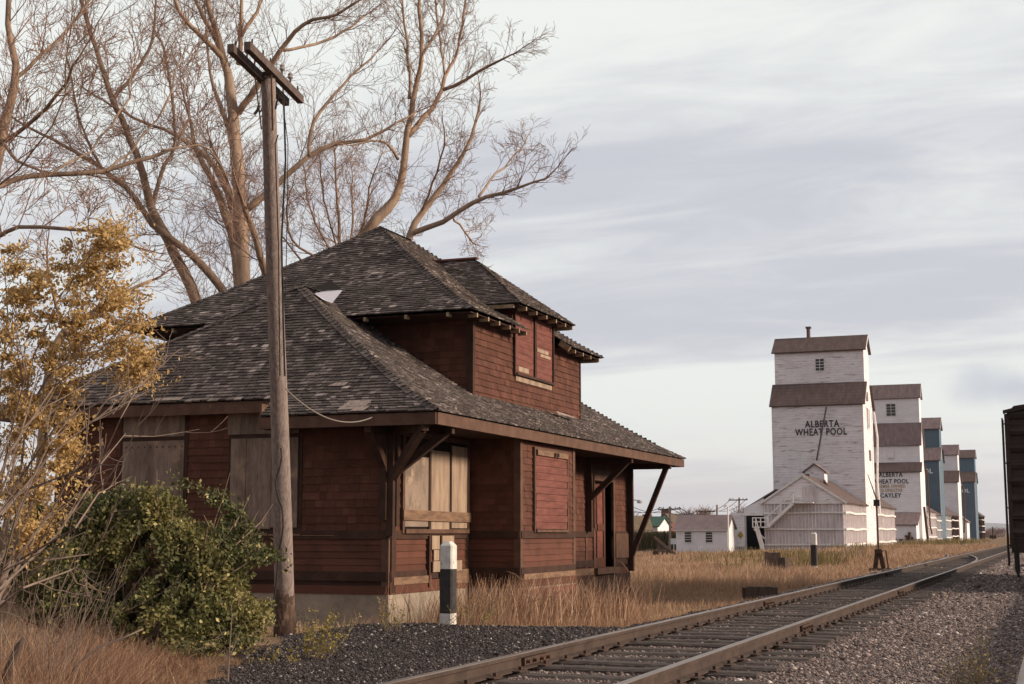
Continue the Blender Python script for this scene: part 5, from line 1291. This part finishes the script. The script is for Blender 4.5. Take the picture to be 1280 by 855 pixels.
tree('shade_tree', 'near tree off the left edge sending long level branches across the sky', 17.5, [
    [(-140,500,40),(-120,300,34),(-100,240,28),(-90,100,20)],
    [(-100,262,13),(-30,240,12),(0,232,10),(35,222,9.5),(130,213,8.5),(170,200,7),(205,190,6),(228,170,4),(236,130,3)],
    [(-110,330,13),(-30,304,10),(0,293,8),(26,285,7),(87,286,6.5),(130,293,5.5),(173,310,4)],
    [(205,190,4),(235,180,3.5),(262,188,3),(285,225,3)],
    [(60,219,4),(110,190,4),(150,140,3.5),(165,90,3)],
    [(130,213,4),(180,170,3.5),(215,110,3),(225,60,2.5)],
    [(-20,238,4),(40,190,3.5),(80,120,3),(85,60,2.5)]], M['bark_brown'], M['twig'], 2, 1.0, kidlen=1.0)
tree('shade_tree', 'pale bare branches passing low behind the left end of the upper roof', 31, [
    [(60,470,16),(110,395,13),(143,401,11),(173,410,10),(206,423,9)],
    [(110,395,9),(150,370,7),(190,350,5)],
    [(90,430,8),(70,380,6),(60,330,5)]], M['bark_pale'], M['twig'], 2, .9, kidlen=1.3)
# thicket of upright shoots behind the roof ridge
tree('thicket_tree', 'dense bare thicket of thin shoots behind the roof ridge beside the pole', 42, [
    [(430,420,8),(425,300,6),(420,230,4),(418,190,3)],
    [(430,340,5),(400,290,4),(385,250,3),(380,210,2.5)], [(430,340,5),(455,280,4),(462,235,3),(470,210,2.5)],
    [(430,340,5),(440,290,4),(440,230,3)], [(410,330,5),(365,300,4),(360,250,3)], [(430,340,4),(405,250,3),(400,200,2)], [(380,330,4),(350,290,3),(335,240,2)]], M['bark_brown'], M['twig'], 2, 1.5, kidlen=1.5)
# rosy bare crowns far off
def far_crown(x0, x1, ytop, D, label, n=60):
    o = empty('bare_tree', at((x0+x1)/2, 680, D), label, 'tree', 'far off bare trees beyond the village'); mb = MB()
    zb = -1.
    for k in range(n):
        u = RT.random(); px = x0+(x1-x0)*u; hh = 1-(2*u-1)**2; a = at(px, 678, D+RT.uniform(-3,3)); a.z = zb
        b = at(px+RT.uniform(-3,3), ytop+(660-ytop)*(1-hh)*.8+RT.uniform(0,5), D+RT.uniform(-3,3)); m = a.lerp(b,.5)+Vector((RT.uniform(-.5,.5),0,0))
        mb.tube([a, m, b], [.10,.06,.03], 3, cap=False)
        for q in range(9):
            s = m.lerp(b, RT.random()); mb.tube([s, s+Vector((RT.uniform(-1.4,1.4), RT.uniform(-1,1), RT.uniform(.2,1.5)))], [.035,.02], 3, cap=False)
    mb.build('branches', mat('rosy_far_twig', (.22,.14,.13), .9) if 'rosy' not in M else M['rosy'], o)
M['rosy'] = mat('rosy_far_twig', (.22,.14,.13), .9)
far_crown(779, 799, 645, 230, 'bare grey tree left of the green roofed house')
far_crown(846, 872, 640, 240, 'rosy bare tree behind the left part of the office roof', 80)
far_crown(868, 892, 637, 245, 'rosy bare tree behind the middle of the office roof', 80)
far_crown(914, 938, 637, 240, 'bare tree behind the drive shed door', 50)
far_crown(1224, 1238, 664, 600, 'low rosy bare bush near the tracks far beyond the last elevator', 60)
far_crown(1236, 1256, 660, 620, 'low rosy bare bush just left of the boxcar at the horizon', 70)

# ------------------------------------------------------------------ shrubs
def leaves(name, P, size, m, rnd, parent=None, flat=.0, aspect=1.7):
    n = len(P); a = RNG.normal(0,1,(n,3)); a /= np.linalg.norm(a, axis=1)[:,None]
    b = RNG.normal(0,1,(n,3)); b -= a*(a*b).sum(1)[:,None]; b /= np.linalg.norm(b, axis=1)[:,None]
    s = size[:,None]; u = a*s*aspect*.5; v = b*s*.5; bend = np.cross(a, b)*s*.18
    V = np.stack([P-u, P-u*.1+v-bend*0+bend, P+u, P-u*.1-v+bend], 1).reshape(-1,3); o = (np.arange(n)*4)[:,None]
    F = np.concatenate([o+np.array([[0,1,2]]), o+np.array([[0,2,3]])], 0)
    return np_mesh(name, V, F, m, np.concatenate([rnd, rnd]), parent=parent)
def lobe_points(lobes, n, shell=.35):
    out = []; tot = sum(l[3]*l[4]*l[5] for l in lobes)
    for (c0, c1, c2, a, b, c) in lobes:
        k = int(n*a*b*c/tot); d = RNG.normal(0,1,(k,3)); d /= np.linalg.norm(d, axis=1)[:,None]
        r = (shell+(1-shell)*RNG.random(k))[:,None]**.6
        out.append(np.array([[c0,c1,c2]])+d*r*np.array([[a,b,c]]))
    return np.concatenate(out)
def green_bush():
    D = 16.2
    L_ = []
    for (px, py, rx, rz, dD) in ((190,705,62,70,0),(115,690,60,60,.3),(75,740,45,50,-.2),(255,735,42,75,.1),(235,660,38,42,.4),(160,645,42,34,.3),(292,775,26,42,-.1),(190,775,80,42,-.5),(95,655,36,34,.6),(282,690,30,40,.5),(45,690,44,66,.4),(85,735,45,52,-.3),(205,628,18,22,.2),(262,640,20,26,.3),(130,618,16,18,.3),(318,700,26,16,.2),(225,612,10,20,.2)):
        c = at(px, py, D+dD); L_.append((c.x, c.y, c.z, rx*D/FPX, .55, rz*D/FPX))
    c = at(190, 760, D); root = Vector((c.x, c.y, gz1(c.x, c.y)))
    o = empty('green_bush', root, 'large leafy green bush in front of the station end wall left of the pole', 'bush')
    P = lobe_points(L_, 85000, .40)
    # tufts: pull leaves to twig ends
    T = P[RNG.integers(0, len(P), 2300)]; idx = RNG.integers(0, len(T), len(P)); 
    P = np.where((RNG.random(len(P)) < .80)[:,None], T[idx]+RNG.normal(0,1,(len(P),3))*np.array([.085,.06,.05])+np.array([.05,0,.02]), P)
    gaps = nz2(P[:,0]*3+P[:,1], P[:,2]*3, .9, 3.)
    k = (gaps > -.22) & (P[:,2] > gz(P[:,0], P[:,1])); P = P[k]
    tone = np.clip(.30+.42*nz2(P[:,0]*2, P[:,2]*2+P[:,1], .8, 7.)+.40*RNG.random(len(P)), 0, .88)
    tone = np.where(RNG.random(len(P)) < .05, .9+.1*RNG.random(len(P)), tone)
    leaves('foliage', P, .020+.022*RNG.random(len(P)), M['leaf_green'], tone, o)
    mb = MB()
    for k in range(170):
        t = P[RNG.integers(0, len(P))]; t = Vector(t); b = root+Vector((random.uniform(-.9,1.1), random.uniform(-.4,.4), 0)); b.x = root.x+(t.x-root.x)*.5; m = b.lerp(t,.5)+Vector((0,0,.25))
        mb.tube([b, m, t, t+(t-m)*.22+Vector((.02,0,.10))], [.013,.009,.005,.0025], 4, cap=False)
        for q in range(3):
            u_ = m.lerp(t, random.uniform(.5,1)); mb.tube([u_, u_+Vector((random.gauss(.04,.12), random.gauss(0,.1), random.uniform(.0,.22)))], [.004,.002], 3, cap=False)
    mb.build('stems', M['bark_brown'], o)
green_bush()
def yellow_tree():
    D = 12.8; root = at(-25, 830, D); root.z = gz1(root.x, root.y)
    o = empty('yellow_leaved_tree', root, 'small tree with fluttering yellow ochre autumn leaves at the left edge', 'tree')
    mb = MB(); tips = []
    stems = [[(-20,800),(0,690),(20,560),(40,450),(70,380),(100,330)], [(-10,780),(30,640),(60,540),(90,450),(130,380),(150,320)], [(-20,790),(20,680),(50,600),(60,520),(110,470),(170,455)],
             [(-20,760),(-5,600),(0,480),(10,400),(5,320)], [(-10,760),(40,680),(70,600),(78,530)], [(-20,700),(10,560),(60,470),(120,430),(150,410)], [(-15,740),(25,600),(35,500),(30,430)]]
    for s in stems:
        pts = [at(x, y, D+random.uniform(-.3,.5)) for x, y in s]; mb.tube(pts, [.017*(1-.8*k/(len(pts)-1)) for k in range(len(pts))], 5, cap=False)
    mb.build('trunk', M['stem'], o, smooth=True)
    cl = [(25,600,40,40),(70,560,30,50),(20,680,30,30),(115,320,38,42),(140,365,38,45),(100,400,45,40),(60,430,45,55),(30,380,35,45),(8,350,16,40),(150,420,35,30),(110,450,40,28),(30,470,40,45),(180,460,22,26),(160,470,22,22),(20,560,28,60),(78,520,20,38),(82,580,20,42),(50,640,24,36),(10,630,24,44),(140,300,26,28),(60,350,30,30),(8,440,16,50),(35,520,30,40),(70,480,30,30),(120,380,30,40),(165,440,26,20),(95,350,30,30),(15,500,20,40),(125,300,26,22)]
    tot = []
    for (px, py, rx, ry) in cl:
        for sub_ in range(max(4, int(rx*ry/210))):
            c = at(px+RNG.normal(0,.42)*rx, py+RNG.normal(0,.42)*ry, D+random.uniform(-.35,.45)); n = int(RNG.uniform(70,170))
            sg = np.array([.085,.07,.055])*RNG.uniform(.5,1.1)
            t_ = RNG.random(n)[:,None]; tot.append(np.array(c)+t_*np.array([.16,.0,.03])*RNG.uniform(.3,1.2)+RNG.normal(0,1,(n,3))*sg*(.4+.6*t_))
    P = np.concatenate(tot); ex = np.concatenate([np.array(at(c_[0]+RNG.normal(0,.6)*c_[2], c_[1]+RNG.normal(0,.6)*c_[3], D+RNG.uniform(-.4,.5)))[None]+RNG.normal(0,.05,(5,3))+np.linspace(0,.12,5)[:,None]*np.array([1,0,.2]) for c_ in cl for _ in range(34)]); P = np.concatenate([P, ex]); tone = np.clip(.5+.35*nz2(P[:,0]*3, P[:,2]*3, .6, 2.)+RNG.normal(0,.22,len(P)), 0, 1)
    leaves('foliage', P, .015+.016*RNG.random(len(P)), M['leaf_yellow'], tone, o, aspect=1.9)
    tw = MB(); rs = RT
    for k in range(90):
        c = cl[rs.randrange(len(cl))]; a = at(c[0]-30+rs.uniform(-15,15), c[1]+40+rs.uniform(-10,20), D+rs.uniform(-.2,.3)); b = at(c[0]+rs.uniform(-20,25), c[1]+rs.uniform(-30,15), D+rs.uniform(-.2,.3))
        tw.tube([a, a.lerp(b,.5)+Vector((0,0,rs.uniform(-.03,.06))), b], [.006,.004,.002], 3, cap=False)
    tw.build('twigs', M['stem'], o)
yellow_tree()
def bare_shrub():
    D = 11.0; root = at(-60, 860, D); root.z = gz1(root.x, root.y)
    o = empty('bare_shrub', root, 'leafless shrub with long pale arching stems in the left foreground', 'shrub'); mb = MB()
    arcs = [[(-60,800),(0,735),(70,670),(110,600),(150,520),(185,470)], [(-40,760),(20,700),(90,660),(120,610),(160,560),(180,515)], [(-40,780),(0,745),(60,705),(110,690),(155,645)],
            [(-50,720),(0,640),(60,570),(120,520),(190,480),(230,460)], [(-30,700),(30,600),(70,530),(130,495),(200,480)], [(-50,740),(10,600),(40,520),(55,450)], [(-60,820),(-5,700),(30,610),(45,540)],
            [(-40,680),(20,620),(90,590),(130,580),(150,545)], [(-50,790),(30,735),(90,715),(125,712)], [(-30,660),(20,560),(60,480),(110,450)], [(-20,780),(10,700),(25,640),(60,560),(110,500)],
            [(-40,840),(-10,760),(10,720),(60,690)], [(0,740),(60,640),(100,560),(118,500)], [(-40,650),(10,540),(25,470),(20,420)]]
    def sub(p, d, ln, r, lv):
        n = 5; pts = [p.copy()]; 
        for k in range(n): d = (d+Vector((RT.gauss(0,.10)+.03, RT.gauss(0,.10), RT.gauss(0,.08)+.05))).normalized(); p = p+d*ln/n; pts.append(p.copy())
        mb.tube(pts, [max(.0018, r*(1-.8*k/n)) for k in range(n+1)], 4, cap=False)
        if lv:
            for q in pts[1:-1]:
                if RT.random() < .42:
                    nd = (d+Vector((RT.gauss(0,.45), RT.gauss(0,.3), RT.gauss(0,.45)))).normalized(); sub(q, nd, ln*.55, r*.55, lv-1)
    for a in arcs:
        c = [at(x+RT.uniform(-8,8), y+RT.uniform(-6,6), D+RT.uniform(-.6,.6)) for x, y in a]; nn = len(c)
        mb.tube(c, [.011*(1-.7*k/(nn-1)) for k in range(nn)], 5, cap=False)
        for k in range(1, nn):
            for _ in range(1):
                t = RT.random(); p = c[k-1].lerp(c[k], t); d = (c[k]-c[k-1]).normalized(); nd = (d+Vector((RT.gauss(0,.35), RT.gauss(0,.3), RT.gauss(0,.35)))).normalized()
                sub(p, nd, RT.uniform(.3,.75), .006, 2)
    # fine upright stalks low on the left
    for k in range(46):
        b = at(RT.uniform(-30,110), RT.uniform(770,840), D+RT.uniform(-.5,1.5)); b.z = gz1(b.x, b.y); sub(b, Vector((RT.uniform(-.1,.5),RT.uniform(-.2,.2),1)).normalized(), RT.uniform(.4,1.3), .0045, 1)
    mb.build('stems', M['stem'], o)
bare_shrub()
# dead branch lying in front of the bush, and a snag at the corner
def stick(pxs, r, name, label, D=11.5, m='stem'):
    pts = [at(x, y, D) for x, y in pxs]; mb = MB(); n = len(pts)
    mb.tube(pts, [r*(1-.6*k/(n-1)) for k in range(n)], 6); tag(mb.build(name, M[m], loc=pts[0], smooth=True), label, 'branch')
stick([(82,852),(100,828),(125,808),(155,797),(179,786)], .014, 'fallen_branch', 'pale curved fallen branch arching over the russet grass', 10.6)
stick([(5,856),(14,828),(24,806),(30,798)], .035, 'broken_snag', 'short dark broken branch stub at the lower left corner', 9.9, 'darkwood')
mb = MB(); D = 10.6
for pts_ in ([(285,852),(287,810),(290,770),(289,758)], [(287,820),(296,800),(301,787)], [(286,835),(280,815)]):
    mb.tube([at(x,y,D) for x,y in pts_], [.006,.005,.003,.002][:len(pts_)] if len(pts_) == 4 else [.005,.003,.002][:len(pts_)], 5)
tag(mb.build('dead_stalk', M['whitetrim2'] if 'whitetrim2' in M else M['stem']), 'thin pale upright dead stalk before the bush in the foreground', 'stalk')
# weeds
def weed(px, py, D, h, n, name, label, m='leaf_weed', spread=.25, leaf=.02, stems=14):
    p = at(px, py, D); p.z = gz1(p.x, p.y); o = empty(name, p, label, 'weed'); mb = MB(); P = []
    for k in range(stems):
        a = p+Vector((random.gauss(0,spread*.4), random.gauss(0,spread*.4), 0)); t = a+Vector((random.gauss(.03,spread*.5), random.gauss(0,spread*.5), h*random.uniform(.5,1.05))); c = a.lerp(t,.5)+Vector((random.gauss(0,.03),0,0))
        mb.tube([a,c,t], [.0045,.003,.0015], 4, cap=False)
        for q in range(n//stems): s = a.lerp(t, random.uniform(.15,1.)); P.append((s.x+random.gauss(0,.03), s.y+random.gauss(0,.03), s.z+random.gauss(0,.015)))
    mb.build('stems', M['stem'], o); P = np.array(P); leaves('foliage', P, leaf*(.6+.8*RNG.random(len(P))), M[m], RNG.random(len(P)), o)
weed(398, 800, 15.4, .52, 620, 'yellow_weed', 'yellow leaved weed on the cinders at the foot of the utility pole', spread=.26, leaf=.020, stems=22)
weed(345, 800, 14.8, .18, 120, 'low_weed', 'low yellowish weed between the bush and the utility pole', spread=.3, leaf=.022)
weed(490, 779, 19.6, .5, 180, 'thin_weed', 'thin weed against the concrete foundation corner', spread=.2)
weed(1213, 830, 10.2, .40, 620, 'gravel_weed', 'green and yellow weed growing in the gravel at the lower right', spread=.20, leaf=.014, m='weed_mid', stems=30)
weed(1226, 820, 10.6, .55, 120, 'dry_weed', 'tall dry stalks behind the green weed in the gravel', spread=.10, leaf=.010)
weed(250, 790, 15.2, .3, 500, 'leafy_plant', 'low green plant at the foot of the bush', spread=.5, leaf=.03, m='leaf_green', stems=30)
weed(230, 838, 11.2, .10, 260, 'leaf_litter', 'rusty fallen leaves and sprigs at the cinder edge', spread=.5, leaf=.03, m='leaf_yellow')
weed(590, 775, 20.3, .45, 300, 'side_weed', 'brown weed right of the marker post at the station wall', spread=.5, leaf=.015)
# tall reeds of dry grass by the bay
X_ = RNG.normal(-8.3, .9, 2600); Y_ = RNG.normal(22.6, 1.5, 2600); k = clear_of_station(X_, Y_, .25) & (X_ < -6.6) & (Y_ > 20.)
X_, Y_ = X_[k], Y_[k]
tag(blades('tall_grass', X_, Y_, .35+.5*RNG.random(len(X_)), .008+.006*RNG.random(len(X_)), M['grass'], RNG.random(len(X_))*.9), 'taller dry grass growing against the station wall by the bay', 'grass', kind='stuff')
mb = MB(); D = 21.
for pts_ in ([(664,752),(657,730),(645,718),(633,714)], [(662,752),(655,735),(648,722),(640,716)], [(668,752),(676,735),(682,722)], [(664,752),(690,745),(702,738)], [(786,715),(778,704),(771,700)]):
    pp = [at(x,y,D) for x,y in pts_]; mb.tube(pp, [.006]*(len(pp)-1)+[.003], 5)
tag(mb.build('dead_stalks', M['barewood']), 'bleached bent dead stalks in grass before the bay', 'stalk')

# ------------------------------------------------------------------ air
hz = MB(); hz.box(-9000, 7500, -300, 17000, -6.5, 400)
ho = hz.build('haze', mat('haze_air', (1,1,1))); tag(ho, kind='stuff')
hmat = bpy.data.materials.new('haze_volume'); hmat.use_nodes = True; nn = hmat.node_tree.nodes; nn.remove(nn['Principled BSDF'])
pv = nn.new('ShaderNodeVolumePrincipled'); pv.inputs['Density'].default_value = 6e-5; pv.inputs['Color'].default_value = (.80,.86,.98,1); pv.inputs['Anisotropy'].default_value = .2
hmat.node_tree.links.new(pv.outputs[0], nn['Material Output'].inputs['Volume'])
ho.data.materials.clear(); ho.data.materials.append(hmat)
